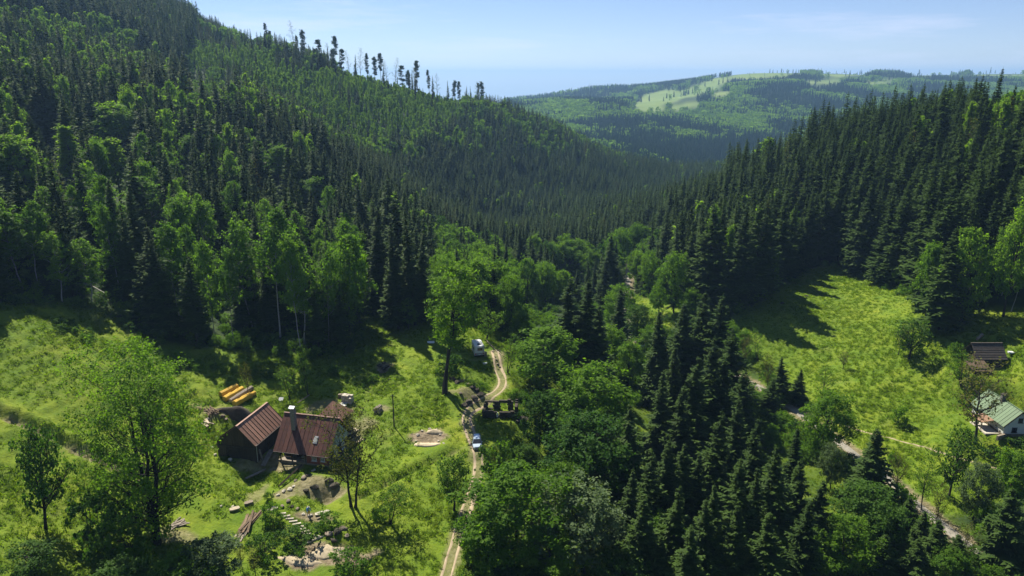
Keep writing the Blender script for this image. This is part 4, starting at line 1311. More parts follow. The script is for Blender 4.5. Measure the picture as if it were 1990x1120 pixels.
tree('spruce', 1826, 440, 'tall dark spruce jutting into the right meadow', base=640, w=92, var=1)
tree('light_broad', 1868, 448, 'bright leafy tree beside the jutting spruce', base=625, w=72, var=1)
tree('light_broad', 1950, 400, 'tall bright tree above the dark barn', base=615, w=66, var=0)
tree('light_broad', 1800, 478, 'bright tree left of the jutting spruce', base=612, w=50, var=2)
clump('birch', [(1972, 440, 18, 42), (1925, 480, 15, 40), (1988, 490, 15, 40)], 'pale-stemmed birch above the dark barn, {} of three', 'birches above the dark barn')
tree('bush', 1925, 868, 'dark bush in the cottage garden', base=888, w=40, var=1)
tree('bush', 1893, 770, 'bush between the dark barn and the cottage', base=790, w=34, var=2)
tree('bush', 1985, 850, 'garden bush at the cottage gable', base=868, w=40, var=1)
tree('bush', 1858, 668, 'bush left of the dark barn', base=690, w=24, var=0)
# wood edge above the farm: the trees that stand out
for px, yt, yb, w, lab in [(45, 408, 560, 84, 'wide bright birch at the left end of the wood edge'), (350, 438, 622, 66, 'birch with long white trunk at the wood edge above the ash'), (418, 470, 662, 48, 'slim birch at the wood edge above the yellow bundles'),
                           (492, 430, 640, 66, 'bright birch in the middle of the wood edge'), (545, 412, 655, 78, 'full bright birch in the wood edge above the barn'), (585, 462, 684, 56, 'white-stemmed birch near the corner of the wood'), (455, 500, 668, 40, 'leaning thin birch in the middle of the wood edge'),
                           (178, 470, 592, 60, 'sunlit birch above the bright streak of meadow'), (120, 455, 585, 56, 'small birch left of the sunlit birch'), (640, 490, 672, 50, 'narrow birch just left of the bright corner tree')]:
    tree('birch', px, yt, lab, base=yb, w=w)
for px, yt, kind, w, lab in [(20, 265, 'light_broad', 90, 'bright leafy tree cut by the left edge'), (215, 272, 'larch', 74, 'bright cone-shaped tree standing high in the wood edge'), (355, 262, 'birch', 50, 'pale narrow birch top among dark spruces'),
                             (290, 345, 'birch', 66, 'pale birch behind the front spruces'), (210, 205, 'light_broad', 130, 'wide round-crowned tree in the upper wood'), (125, 245, 'larch', 60, 'slim light tree beside the tallest spruce'), (530, 285, 'birch', 60, 'pale birch high in the wood above the barn'), (605, 345, 'birch', 64, 'tall pale birch above the wood corner')]:
    tree(kind, px, yt, lab, h={'birch': 18, 'light_broad': 19, 'larch': 20}[kind], w=w)
for px, yt, h_, w, lab in [(70, 120, 30, 100, 'tallest dark spruce towering at the left of the wood'), (305, 462, 21, 74, 'dark full-boughed spruce standing out in front of the wood'), (235, 395, 22, 66, 'dark spruce behind the left birches'),
                           (420, 335, 23, 62, 'dark spruce rising in the middle of the wood edge'), (610, 560, 14, 50, 'shorter dark spruce at the wood corner'), (655, 545, 16, 52, 'dark spruce below the bright corner tree'), (150, 300, 24, 64, 'dark spruce at the left of the wood')]:
    tree('spruce', px, yt, lab, h=h_, w=w)
clump('spruce', [(726, 395, 23, 52), (746, 345, 26, 56), (772, 368, 26, 58), (798, 405, 24, 50), (765, 430, 22, 54), (812, 450, 19, 44)], 'dark spruce in the tight group beside the valley, {} of six', 'spruce group beside the valley')

# pines and spruces left standing along the ridge
RIDGE = [(376, 45, 92), (398, 52, 98), (415, 50, 102), (432, 62, 104), (447, 60, 106), (463, 66, 108), (478, 62, 110), (494, 55, 112), (508, 80, 114), (524, 34, 118), (529, 62, 118), (541, 56, 120), (558, 78, 120), (574, 40, 124), (581, 70, 124), (590, 60, 126), (602, 88, 128), (612, 96, 128), (620, 78, 132), (637, 66, 134),
         (643, 82, 134), (652, 72, 136), (664, 90, 140), (676, 98, 142), (690, 82, 146), (707, 92, 150), (714, 104, 152), (728, 112, 155), (741, 106, 160), (748, 118, 162), (772, 112, 168), (783, 128, 172), (796, 138, 174), (806, 130, 176), (812, 120, 178), (836, 136, 184), (842, 146, 185), (852, 142, 188), (872, 145, 194), (884, 158, 196), (893, 160, 198), (905, 150, 200), (916, 156, 202), (925, 158, 205), (938, 160, 208)]
def ridge_trees():
    rows = []
    rr = np.random.default_rng(88)
    base_ = sorted(RIDGE)
    for px in np.concatenate([rr.uniform(500, 945, 22), rr.uniform(365, 500, 6)]):
        yb = float(np.interp(px, [q[0] for q in base_], [q[2] for q in base_]))
        RIDGE.append((float(px), yb - rr.uniform(18, 52), yb))
    for i, (px, yt, yb) in enumerate(sorted(RIDGE)):
        a, b_ = ray(px, yb + 8)
        ys = np.arange(380, 760, 2.0)
        gap = CAM_Z + b_ * ys - ground_z(a * ys, ys)
        Y = float(ys[int(np.argmin(np.abs(gap)))]) - 14 + (i % 3) * 6
        x, z = float(a * Y), float(ground_z(a * Y, Y))
        a2, b2 = ray(px, yt)
        rows.append((px, x, Y, z, float(np.clip(CAM_Z + b2 * Y - z, 15, 36))))
    kinds = ['pine', 'spruce', 'snag', 'pine', 'spruce', 'pine', 'snag']
    for i, (px, x, Y, z, h_) in enumerate(rows):
        k = kinds[(i * 5 + 2) % 7] if px > 490 else ('spruce' if i % 3 else 'snag')
        nm, cat = NAMES[k]
        look = {'pine': 'tall bare-stemmed pine', 'snag': 'tall half-dead tree', 'spruce': 'dark spruce'}[k]
        plant(nm, k, x, Y, z, h_ if k != 'spruce' else min(h_, 26), '%s on the hill skyline, %s tree from the left' % (look, ordinal(i + 1)), cat, 'trees along the ridge skyline', i, i * 1.7, [1.05, .85, 1.25, .7][i % 4] if k == 'pine' else (.62 if k == 'spruce' else 1.2))
ridge_trees()
for px, yt, h_, lab in [(1975, 112, 17, 'bare dead treetop at the right end of the ridge'), (1920, 122, 15, 'bare twiggy treetop above the bright ridge trees')]:
    a, b_ = ray(px, yt)
    Y = 240.0
    z = float(ground_z(a * Y, Y))
    plant('bare_tree', 'snag', float(a * Y), Y, z, float(np.clip(CAM_Z + b_ * Y - z, 10, 27)), lab, 'bare tree', None, 0, 1.0, 1.6)

scatter()
N_SCATTER = len(TREES)
print('forest', N_SCATTER, plant_woods())
# ------------------------------------------------------------------ building blocks
M['roof_brown'] = simple('roof_sheet_brown', (.30, .165, .11), .55, .28, 1.6, bump=.2, spec=.3, dirt=(.18, .105, .075))
M['roof_red'] = simple('roof_sheet_oxide', (.130, .054, .037), .55, .3, 1.1, bump=.15, spec=.35, dirt=(.06, .03, .026))
M['seam'] = simple('roof_seam_dark', (.035, .022, .018), .7, .3, 4)
M['plank_dark'] = simple('weathered_plank', (.060, .042, .028), .85, .4, 2.2, bump=.4, stretch=(4, 4, .5), dirt=(.028, .021, .016))
M['plank_black'] = simple('barn_board_dark', (.045, .035, .027), .85, .35, 2.2, bump=.4, stretch=(4, 4, .5))
M['wood_grey'] = simple('grey_old_timber', (.24, .205, .16), .85, .35, 3, bump=.4, stretch=(1, 1, 1), dirt=(.10, .08, .06))
M['wood_pale'] = simple('pale_sawn_timber', (.44, .37, .26), .8, .25, 3, bump=.2, dirt=(.25, .2, .14))
M['wood_brown'] = simple('brown_bark_slab', (.17, .12, .075), .9, .4, 4, bump=.5, dirt=(.07, .05, .035))
M['stone'] = simple('field_stone', (.23, .19, .14), .9, .35, 2.5, bump=.6, dirt=(.09, .085, .06))
M['stone_dark'] = simple('mossy_dark_stone', (.070, .060, .045), .95, .4, 2.5, bump=.6, dirt=(.03, .035, .015))
M['stone_pale'] = simple('pale_flat_stone', (.46, .42, .34), .9, .25, 2.5, bump=.4, dirt=(.24, .21, .16))
M['plaster_red'] = simple('red_plaster', (.28, .085, .05), .9, .25, 2, bump=.2)
M['plaster_white'] = simple('white_plaster', (.60, .60, .57), .9, .08, 1.2, bump=.15, dirt=(.5, .5, .47))
M['board_blue'] = simple('blue_grey_board', (.34, .38, .41), .8, .2, 3)
M['white_paint'] = simple('white_paint', (.78, .78, .76), .5, .06, 2)
M['glass'] = simple('window_glass', (.03, .035, .04), .06, .1, 1, spec=.6)
M['metal_white'] = simple('pale_sheet_metal', (.70, .72, .74), .35, .08, 2, metal=.1)
M['metal_grey'] = simple('zinc_sheet', (.38, .39, .40), .45, .2, 2, metal=.4)
M['brick'] = simple('chimney_brick', (.22, .20, .18), .9, .4, 5, bump=.4)
M['yellow'] = simple('yellow_wrap', (.68, .43, .05), .8, .28, 5, bump=.5, dirt=(.36, .24, .05))
M['roof_green'] = simple('green_roof_paint', (.105, .170, .085), .6, .16, 1.0, bump=.1, dirt=(.075, .115, .06))
M['roof_black'] = simple('tarred_roof_board', (.085, .070, .058), .75, .3, 2, bump=.3)
M['terrace'] = simple('terracotta_cover', (.30, .18, .11), .85, .25, 3)
M['car_paint'] = simple('silver_blue_car_paint', (.46, .56, .66), .22, .05, 1, metal=.25, spec=.6)
M['van_paint'] = simple('off_white_van_paint', (.66, .67, .66), .35, .06, 1, spec=.5)
M['rubber'] = simple('tyre_rubber', (.02, .02, .02), .9, .2, 4)
M['chrome'] = simple('wheel_metal', (.45, .45, .46), .3, .1, 2, metal=.8)
M['lamp'] = simple('headlamp_glass', (.75, .77, .8), .1, .03, 1, spec=.7)
M['red_lamp'] = simple('tail_lamp', (.45, .03, .02), .25, .1, 1)
M['cloth_blue'] = simple('blue_cloth', (.08, .22, .48), .9, .15, 4)
M['skin'] = simple('skin', (.52, .34, .25), .6, .06, 3)
M['cloth_pale'] = simple('pale_cloth', (.62, .58, .52), .9, .1, 4)
M['hair'] = simple('brown_hair', (.09, .055, .03), .8, .2, 6)
M['sand'] = simple('pale_sand', (.48, .40, .27), .95, .22, 2.0, bump=.5, dirt=(.30, .24, .16))
M['gravel'] = simple('road_gravel', (.27, .25, .205), .95, .22, 1.2, bump=.5, dirt=(.24, .21, .17))
M['rut'] = simple('rut_earth', (.34, .27, .18), .95, .25, .8, bump=.5, dirt=(.24, .19, .13))
M['tarp'] = simple('grey_sheeting', (.50, .49, .46), .7, .15, 2)

def box(g, c, s, rz=0.0, rx=0.0, ry=0.0, m=0, jit=0.0, r=None):
    """box in a Geo: centre, size, turned"""
    x, y, z = (q / 2 for q in s)
    V = np.array([(a * x, b_ * y, c_ * z) for c_ in (-1, 1) for b_ in (-1, 1) for a in (-1, 1)], float)
    if jit:
        V += (r or np.random.default_rng(1)).normal(0, jit, V.shape)
    Mx = np.array(Euler((rx, ry, rz)).to_matrix())
    V = V @ Mx.T + np.array(c)
    g.add(V, [(0, 2, 3, 1), (4, 5, 7, 6), (0, 1, 5, 4), (2, 6, 7, 3), (0, 4, 6, 2), (1, 3, 7, 5)], m)
def poly(g, pts, thick, axis, m=0):
    """flat outline given thickness along an axis vector"""
    P = np.array(pts, float)
    n_ = len(P)
    A = np.array(axis, float) * thick
    V = np.concatenate([P, P + A])
    F = [[i, (i + 1) % n_, n_ + (i + 1) % n_, n_ + i] for i in range(n_)]
    g.add(V, F, m)
    for off, rev in ((0, True), (n_, False)):
        if n_ == 4:
            g.add(V[off:off + 4], [[0, 1, 2, 3]], m)
        else:
            g.add(V[off:off + n_], [[0, k, k + 1] for k in range(1, n_ - 1)], m)
def obj(name, g, m, parent=None, bevel=0.0, smooth=False, fix=True):
    me_ = g.mesh(name, m, smooth)
    if fix:
        bm = bmesh.new()
        bm.from_mesh(me_)
        bmesh.ops.remove_doubles(bm, verts=bm.verts, dist=1e-5)
        bmesh.ops.recalc_face_normals(bm, faces=bm.faces)
        if bevel:
            bmesh.ops.bevel(bm, geom=list(bm.edges), offset=bevel, segments=1, affect='EDGES')
        bm.to_mesh(me_)
        bm.free()
    o = bpy.data.objects.new(name, me_)
    link(o)
    if parent:
        o.parent = parent
    return o
def root(name, loc, rz, label, cat, group=None):
    e = bpy.data.objects.new(name, None)
    e.empty_display_size = .3
    link(e)
    e.location = loc
    e.rotation_euler = (0, 0, rz)
    tag(e, label, cat, group)
    return e
def one(name, parent, m, c, s, rz=0, rx=0, ry=0, bevel=0.0):
    g = Geo()
    box(g, c, s, rz, rx, ry)
    return obj(name, g, m, parent, bevel)
def dup(o, parent, loc=None, rot=None, scale=None):
    c = o.copy()
    link(c)
    c.parent = parent
    if loc is not None:
        c.location = loc
    if rot is not None:
        c.rotation_euler = rot
    if scale is not None:
        c.scale = scale
    return c
def rock_mesh(name, seed, m, flat=.7, sub=2):
    bm = bmesh.new()
    bmesh.ops.create_icosphere(bm, subdivisions=sub, radius=1)
    rs = np.random.default_rng(seed)
    k = rs.normal(size=(7, 3))
    k /= np.linalg.norm(k, axis=1, keepdims=True)
    for v in bm.verts:
        p = np.array(v.co)
        for q in k:
            d = float(p @ q)
            if d > .62:
                p = p - q * (d - .62)
        p *= 1 + rs.normal(0, .04)
        v.co = (p[0], p[1], p[2] * flat)
    me_ = bpy.data.meshes.new(name)
    bm.to_mesh(me_)
    bm.free()
    me_.materials.append(m)
    return me_
ROCKS = {k: [rock_mesh('rock', 500 + i * 7 + j, M[k], [.7, .55, .8][j]) for j in range(3)] for i, k in enumerate(('stone', 'stone_dark', 'stone_pale'))}
def rock(px, py, size, label, kind='stone', group=None, flat=1.0, v=0, name='boulder'):
    g = at(px, py)
    o = link(bpy.data.objects.new(name, ROCKS[kind][v % 3]))
    o.location = (g.x, g.y, g.z + size * .12)
    o.scale = (size * .6, size * .5, size * .45 * flat)
    o.rotation_euler = (0, 0, v * 1.7)
    return tag(o, label, 'rock' if name == 'boulder' else 'stone', group)
def roof_slope(parent, x0, x1, ye, ze, yr, zr, n_, m, seam_m, thick=.05, name='roof_sheet', axis='x', seam=.07):
    """a slope of separate sheets from eave (ye, ze) to ridge (yr, zr), the sheets side by side along x (or y)"""
    w = (x1 - x0) / n_
    L = math.hypot(yr - ye, zr - ze)
    g = Geo()
    box(g, (0, L / 2, 0), (w - .035, L, thick))
    box(g, (w / 2 - .03, L / 2, thick / 2 + seam * .4), (.05, L, seam), m=1)
    proto = None
    an = math.atan2(zr - ze, abs(yr - ye))
    for k in range(n_):
        xc = x0 + w * (k + .5)
        if proto is None:
            proto = obj(name, g, [m, seam_m], parent)
            o = proto
        else:
            o = dup(proto, parent)
        lift = .012 * ((k * 7) % 3)
        if axis == 'x':
            o.location = (xc, ye, ze + lift)
            o.rotation_euler = Euler((an, 0, 0)) if yr > ye else (Matrix.Rotation(math.pi, 3, 'Z') @ Euler((an, 0, 0)).to_matrix()).to_euler()
        else:
            o.location = (ye, xc, ze + lift)
            rot = Matrix.Rotation(-math.pi / 2 if yr > ye else math.pi / 2, 3, 'Z')
            o.rotation_euler = (rot @ Euler((an, 0, 0)).to_matrix()).to_euler()
    return proto
def window(parent, c, w, h, face='-y', m=None, bars=(1, 1), name='window'):
    """a window in a wall: pane set back, frame and glazing bars as its sub-parts"""
    g = Geo()
    ax = {'-y': ((1, 0), (0, -1)), '+x': ((0, 1), (1, 0)), '-x': ((0, 1), (-1, 0))}[face]
    def bx(g_, u, v, n_, su, sv, sn):
        cx = c[0] + ax[0][0] * u + ax[1][0] * n_
        cy_ = c[1] + ax[0][1] * u + ax[1][1] * n_
        sz = (su, sn, sv) if face == '-y' else (sn, su, sv)
        box(g_, (cx, cy_, c[2] + v), sz)
    bx(g, 0, 0, .02, w, h, .04)
    p_ = obj(name, g, M['glass'], parent)
    for (u, v, su, sv) in [(-w / 2, 0, .09, h + .18), (w / 2, 0, .09, h + .18)] + [((k + 1) * w / (bars[0] + 1) - w / 2, 0, .06, h) for k in range(bars[0])]:
        g = Geo()
        bx(g, u, v, .055, su, sv, .07)
        obj('frame', g, m or M['white_paint'], p_)
    for v in [-h / 2, h / 2] + [(k + 1) * h / (bars[1] + 1) - h / 2 for k in range(bars[1])]:
        g = Geo()
        bx(g, 0, v, .062, w, .07, .06)
        obj('frame', g, m or M['white_paint'], p_)
    g = Geo()
    bx(g, 0, -h / 2 - .12, .10, w + .3, .06, .2)
    obj('sill', g, m or M['white_paint'], p_)
    return p_
def boards(parent, pts, n_, m, gap=.025, thick=.06, name='plank', axis='y'):
    """upright planks filling a wall: pts gives (s, z0, z1) along the wall; s runs along x (axis y) or y (axis x)"""
    s = [q[0] for q in pts['line']]
    for k in range(n_):
        a = s[0] + (s[-1] - s[0]) * k / n_
        b_ = s[0] + (s[-1] - s[0]) * (k + 1) / n_ - gap
        z = lambda q, i: float(np.interp(q, s, [r_[i] for r_ in pts['line']]))
        off = pts['at'] + ((k * 5) % 3) * .012
        if axis == 'y':
            P = [(a, off, z(a, 1)), (b_, off, z(b_, 1)), (b_, off, z(b_, 2)), (a, off, z(a, 2))]
            A = (0, -1, 0)
        else:
            P = [(off, a, z(a, 1)), (off, b_, z(b_, 1)), (off, b_, z(b_, 2)), (off, a, z(a, 2))]
            A = (1, 0, 0)
        g = Geo()
        poly(g, P, thick, A)
        obj(name, g, m, parent)

# ------------------------------------------------------------------ the farmhouse and its barn
HZ = -.2268
def farmhouse():
    t = root('farmhouse', HOUSE, HZ, 'old farmhouse with oxide-red sheet roof and tall chimney beside the barn', 'house')
    g = Geo()
    box(g, (5.15, 4.4, -.35), (9.7, 7.7, 1.3))
    obj('plinth', g, M['stone'], t)
    g = Geo()                                       # log walls behind the porch, sides and back
    box(g, (3.0, 2.25, 1.55), (4.9, .25, 2.5))
    box(g, (.55, 5.0, 1.55), (.25, 5.7, 2.5))
    box(g, (5.15, 8.05, 1.45), (9.4, .25, 2.3))
    obj('wall', g, M['plank_dark'], t)
    g = Geo()
    box(g, (7.65, .72, 1.45), (4.2, .25, 2.3))
    obj('front_wall', g, M['plaster_red'], t)
    # gable wall on the far side
    g = Geo()
    poly(g, [(9.72, .62, .3), (9.72, 8.15, .3), (9.72, 8.15, 2.8), (9.72, 4.4, 6.9), (9.72, .62, 2.8)], .2, (1, 0, 0))
    obj('gable_wall', g, M['plank_dark'], t)
    boards(t, {'line': [(.7, 2.4, 2.9), (4.4, 2.4, 6.7), (8.1, 2.4, 2.9)], 'at': 9.93}, 15, M['board_blue'], axis='x', name='gable_board')
    window(t, (9.94, 3.0, 1.5), .9, 1.1, '+x')
    window(t, (9.94, 5.8, 1.5), .9, 1.1, '+x')
    window(t, (7.15, .60, 1.55), .75, 1.15, '-y', bars=(2, 0))
    window(t, (8.75, .60, 1.55), .6, 1.0, '-y', bars=(1, 1))
    for x in (.75, 2.9, 5.25, 5.62):
        one('porch_post', t, M['wood_grey'] if x > 5 else M['plank_dark'], (x, .62, 1.4), (.17, .17, 2.7))
    one('porch_floor', t, M['wood_grey'], (3.0, 1.3, .33), (4.6, 1.7, .08))
    one('porch_rail', t, M['plank_dark'], (3.05, .62, 1.05), (4.3, .07, .10))
    d = one('door', t, M['plank_black'], (3.6, 2.09, 1.35), (.95, .06, 1.9))
    one('handle', d, M['metal_grey'], (3.95, 2.03, 1.3), (.04, .05, .14))
    one('barrel', t, M['metal_grey'], (4.6, 1.4, .75), (.55, .55, .75), bevel=.12)
    # roof
    ov = .35
    roof_slope(t, -.1, 10.4, -.25, 2.32, 4.4, 7.4, 13, M['roof_red'], M['roof_red'], seam=.03)
    roof_slope(t, -.1, 10.4, 9.05, 2.32, 4.4, 7.4, 13, M['roof_red'], M['roof_red'], seam=.03)
    one('ridge_cap', t, M['roof_red'], (5.15, 4.4, 7.47), (10.6, .34, .08))
    one('gutter', t, M['seam'], (5.15, -.33, 2.28), (10.4, .13, .11))
    one('bargeboard', t, M['wood_grey'], (10.45, 2.1, 4.78), (.05, 6.95, .2), rx=math.atan2(5.08, 4.65))
    # chimney with its white tin hood
    c = one('chimney', t, M['brick'], (2.55, 2.75, 7.0), (.75, .75, 4.2))
    one('flashing', c, M['metal_grey'], (2.55, 2.68, 5.45), (.98, .98, .12), rx=math.atan2(5.08, 4.65))
    for dx in (-.3, .3):
        for dy in (-.3, .3):
            one('hood_post', c, M['metal_grey'], (2.55 + dx, 2.75 + dy, 9.22), (.06, .06, .3))
    g = Geo()
    poly(g, [(2.05, 2.2, 9.38), (3.05, 2.2, 9.38), (3.05, 2.75, 9.66), (2.05, 2.75, 9.66)], .04, (0, 0, 1))
    poly(g, [(2.05, 3.3, 9.38), (3.05, 3.3, 9.38), (3.05, 2.752, 9.66), (2.05, 2.752, 9.66)], .04, (0, 0, 1))
    obj('hood', g, M['metal_white'], c)
    # skylight lying in the slope
    an = math.atan2(5.08, 4.65)
    s = one('skylight', t, M['metal_white'], (7.15, 1.55, 2.32 + 1.80 * math.tan(an) + .1), (.72, 1.25, .10), rx=an)
    one('pane', s, M['tarp'], (7.15, 1.535, 2.32 + 1.80 * math.tan(an) + .16), (.56, 1.05, .04), rx=an)
    # hipped wing at the back
    w = one('rear_wing', t, M['plank_dark'], (6.2, 10.4, 2.2), (4.6, 4.6, 4.6))
    apx = (6.2, 10.4, 7.6)
    cor = [(3.5, 7.6, 4.6), (8.9, 7.6, 4.6), (8.9, 13.2, 4.6), (3.5, 13.2, 4.6)]
    for k in range(4):
        a, b_ = np.array(cor[k]), np.array(cor[(k + 1) % 4])
        for j in range(5):
            p0, p1 = a + (b_ - a) * (j / 5 + .004), a + (b_ - a) * ((j + 1) / 5 - .004)
            q = np.array(apx)
            # each sheet tapers up to the hip
            mid0, mid1 = p0 + (q - p0) * .97, p1 + (q - p1) * .97
            g = Geo()
            poly(g, [p0, p1, mid1, mid0], .05, (0, 0, 1))
            obj('wing_roof_sheet', g, M['roof_brown'], t)
    return t
farmhouse()
def barn():
    t = root('barn', HOUSE, HZ, 'dark wooden barn with brown seamed sheet roof, gable towards the left meadow', 'barn')
    X0, XR, X1 = -9.6, -5.2, -2.3                  # left wall, ridge, right wall
    Y0, Y1 = -2.0, 6.9
    zl, zr, zt = 4.15, 4.45, 7.45
    g = Geo()
    box(g, ((X0 + X1) / 2, (Y0 + Y1) / 2 + .1, .2), (X1 - X0 - .2, Y1 - Y0 - .3, 2.2))
    obj('plinth', g, M['stone_dark'], t)
    boards(t, {'line': [(X0, 1.0, 3.35), (X1, 1.0, 3.35)], 'at': Y0}, 17, M['plank_dark'])
    boards(t, {'line': [(X0, 3.4, zl), (XR, 3.4, zt - .12), (X1, 3.4, zr - .05)], 'at': Y0 + .03}, 17, M['plank_dark'], name='gable_plank')
    boards(t, {'line': [(Y0 + .1, .6, zr - .1), (Y1, .6, zr - .1)], 'at': X1 - .06}, 20, M['plank_black'], axis='x')
    one('tie_beam', t, M['plank_black'], ((X0 + X1) / 2, Y0 - .09, 3.38), (X1 - X0, .12, .2))
    g = Geo()
    poly(g, [(X0, Y1, .8), (X1, Y1, .8), (X1, Y1, zr), (XR, Y1, zt - .1), (X0, Y1, zl)], .1, (0, 1, 0))
    box(g, (X0 + .05, (Y0 + Y1) / 2, 2.4), (.1, Y1 - Y0, 3.3))
    obj('wall', g, M['plank_black'], t)
    roof_slope(t, Y0 - .45, Y1 + .4, X1 + .35, zr - .32, XR, zt, 11, M['roof_brown'], M['seam'], axis='y')
    roof_slope(t, Y0 - .45, Y1 + .4, X0 - .4, zl - .26, XR, zt, 11, M['roof_brown'], M['seam'], axis='y')
    one('ridge_cap', t, M['roof_brown'], (XR, (Y0 + Y1) / 2, zt + .06), (.34, Y1 - Y0 + .9, .08))
    one('gutter', t, M['seam'], (X1 + .45, (Y0 + Y1) / 2, zr - .38), (.13, Y1 - Y0 + .8, .12))
    one('downpipe', t, M['metal_grey'], (X1 + .35, Y0 - .15, 2.6), (.1, .1, 3.2))
    # props and a broken ramp below the right side
    one('prop', t, M['wood_grey'], (X1 + .4, Y0 + 1.0, 1.0), (.22, .22, 3.6), ry=-.18)
    one('prop', t, M['plank_dark'], (X1 + .2, Y0 + 3.6, 1.2), (.2, .2, 3.2))
    one('ramp', t, M['wood_grey'], (X1 + 1.2, Y0 + 1.4, 1.1), (.9, 3.4, .1), rx=.45)
    d = one('barn_door', t, M['plank_black'], (-6.4, Y0 - .12, 2.1), (1.7, .06, 2.0))
    one('strap', d, M['seam'], (-6.4, Y0 - .17, 2.6), (1.6, .03, .08))
    one('strap', d, M['seam'], (-6.4, Y0 - .17, 1.6), (1.6, .03, .08))
    return t
barn()

# ------------------------------------------------------------------ yard clutter
def lay(o, px, py, rz, dz=0.0):
    g = at(px, py)
    o.location = (g.x, g.y, g.z + dz)
    o.rotation_euler.z = rz
    return o
def between(pa, pb, lift=.0):
    a, b_ = at(*pa), at(*pb)
    a.z += lift
    b_.z += lift
    return a, b_
def log_mesh(name, a, b_, r, m, seed=0, k=9, dent=.06, ends=None, hexed=False):
    rs = np.random.default_rng(seed)
    a, b_ = np.array(a), np.array(b_)
    nseg = 9
    t = np.linspace(0, 1, nseg)[:, None]
    P = a + (b_ - a) * t + rs.normal(0, dent * r, (nseg, 3)) * np.sin(t * math.pi)
    rad = r * (1 + rs.normal(0, dent, nseg))
    g = Geo()
    tube(g, P, rad, k)
    for e, i0 in ((0, 0), (nseg - 1, (nseg - 1) * k)):
        V = g.V[0][i0:i0 + k]
        g.add(np.concatenate([V, V.mean(0, keepdims=True)]), [[j, (j + 1) % k, k] for j in range(k)], 1)
    return g.mesh(name, [m, ends or m])
def log(name, pa, pb, r, m, label, cat, group=None, lift=None, ends=None, seed=0, k=9, dent=.06):
    a, b_ = between(pa, pb, r * .9 if lift is None else lift)
    mid = (a + b_) / 2
    me_ = log_mesh(name, a - mid, b_ - mid, r, m, seed, k, dent, ends)
    o = link(bpy.data.objects.new(name, me_))
    o.location = mid
    return tag(o, label, cat, group)
for i, (pa, pb, r, k, lab) in enumerate([((429, 772), (461, 756), .60, 'yellow', 'yellow wrapped bundle at the upper left of the set'), ((437, 781), (472, 761), .60, 'yellow', 'yellow wrapped bundle just left of the grey log'),
                                          ((448, 784), (490, 758), .50, 'wood_grey', 'thick grey log lying between the yellow bundles'), ((456, 790), (487, 773), .60, 'yellow', 'yellow wrapped bundle nearest the barn'), ((482, 773), (496, 767), .42, 'yellow', 'short yellow bundle behind the grey log')]):
    log('wrapped_bundle' if k == 'yellow' else 'log', pa, pb, r, M[k], lab, 'bundle' if k == 'yellow' else 'log', 'yellow bundles above the barn' if k == 'yellow' else None, ends=M['wood_pale'] if k != 'yellow' else M['yellow'], seed=i, k=8)
def pile(name, px, py, n_, L, r, m, ang, label, cat, rows=3, spread=.25, seed=0, kind='log', part='log', end=None, w=.25, t=.06, lift=0.0):
    """a heap of logs or planks, each one a part"""
    g0 = at(px, py)
    e = root(name, (g0.x, g0.y, g0.z + lift), ang, label, cat)
    rs = np.random.default_rng(seed)
    protos = []
    for j in range(3):
        if kind == 'log':
            me_ = log_mesh(part, (-L / 2, 0, 0), (L / 2, 0, 0), r, m, seed + j, 8, .08, end)
        else:
            g = Geo()
            box(g, (0, 0, 0), (L * (1 - .12 * j), w, t), jit=.008, r=rs)
            me_ = obj(part, g, m, e).data
            bpy.data.objects.remove([o for o in e.children][-1])
        protos.append(me_)
    per = max(1, math.ceil(n_ / rows))
    for i in range(n_):
        row, k = i // per, i % per
        o = link(bpy.data.objects.new(part, protos[i % 3]))
        o.parent = e
        stp = (2.05 * r if kind == 'log' else w * 1.08)
        o.location = (rs.normal(0, spread * L * .25), (k - (per - 1) / 2 + (.5 if row % 2 else 0)) * stp + rs.normal(0, spread * .12), (r if kind == 'log' else t * .6) + row * (1.75 * r if kind == 'log' else t * 1.15) + abs(rs.normal(0, .02)))
        o.rotation_euler = (rs.normal(0, .05), rs.normal(0, .035), rs.normal(0, spread * .45))
    return e
def ang_of(pa, pb):
    a, b_ = at(*pa), at(*pb)
    return math.atan2(b_.y - a.y, b_.x - a.x), (b_ - a).length
an, L_ = ang_of((460, 1052), (504, 983))
pile('plank_pile', 482, 1018, 15, L_ * .62, .1, M['wood_brown'], an, 'long heap of weathered bark slabs and planks in the front yard', 'plank pile', 4, .35, 5, 'plank', 'plank', w=.32, t=.10)
pile('plank_pile', 470, 1040, 8, L_ * .42, .1, M['wood_grey'], an + .06, 'short lower heap of grey slabs at the end of the long heap', 'plank pile', 2, .3, 6, 'plank', 'plank', w=.30, t=.10)
an2, _ = ang_of((668, 850), (708, 818))
pile('board_pile', 690, 836, 12, 4.6, .1, M['wood_pale'], an2, 'fanned pile of pale sawn boards right of the farmhouse', 'board pile', 2, .5, 8, 'plank', 'board', w=.24, t=.07)
pile('board_pile', 698, 852, 7, 3.2, .1, M['wood_pale'], an2 + .5, 'few loose pale boards below the fanned pile', 'board pile', 1, .6, 9, 'plank', 'board', w=.2, t=.06)
pile('log_pile', 735, 800, 14, 1.5, .16, M['wood_grey'], 1.4, 'stacked grey firewood logs alone on the slope by the pole', 'log pile', 4, .2, 10, 'log', 'log', end=M['wood_pale'])
pile('wood_pile', 408, 800, 12, 3.2, .11, M['wood_brown'], -.6, 'scattered poles and slabs left of the barn bank', 'wood pile', 2, .9, 12, 'log', 'pole', end=M['wood_pale'])
pile('wood_pile', 398, 822, 8, 2.6, .12, M['wood_pale'], -.75, 'split pale logs lying at the foot of the slope behind the tall tree', 'wood pile', 2, .6, 13, 'log', 'split_log', end=M['wood_pale'])
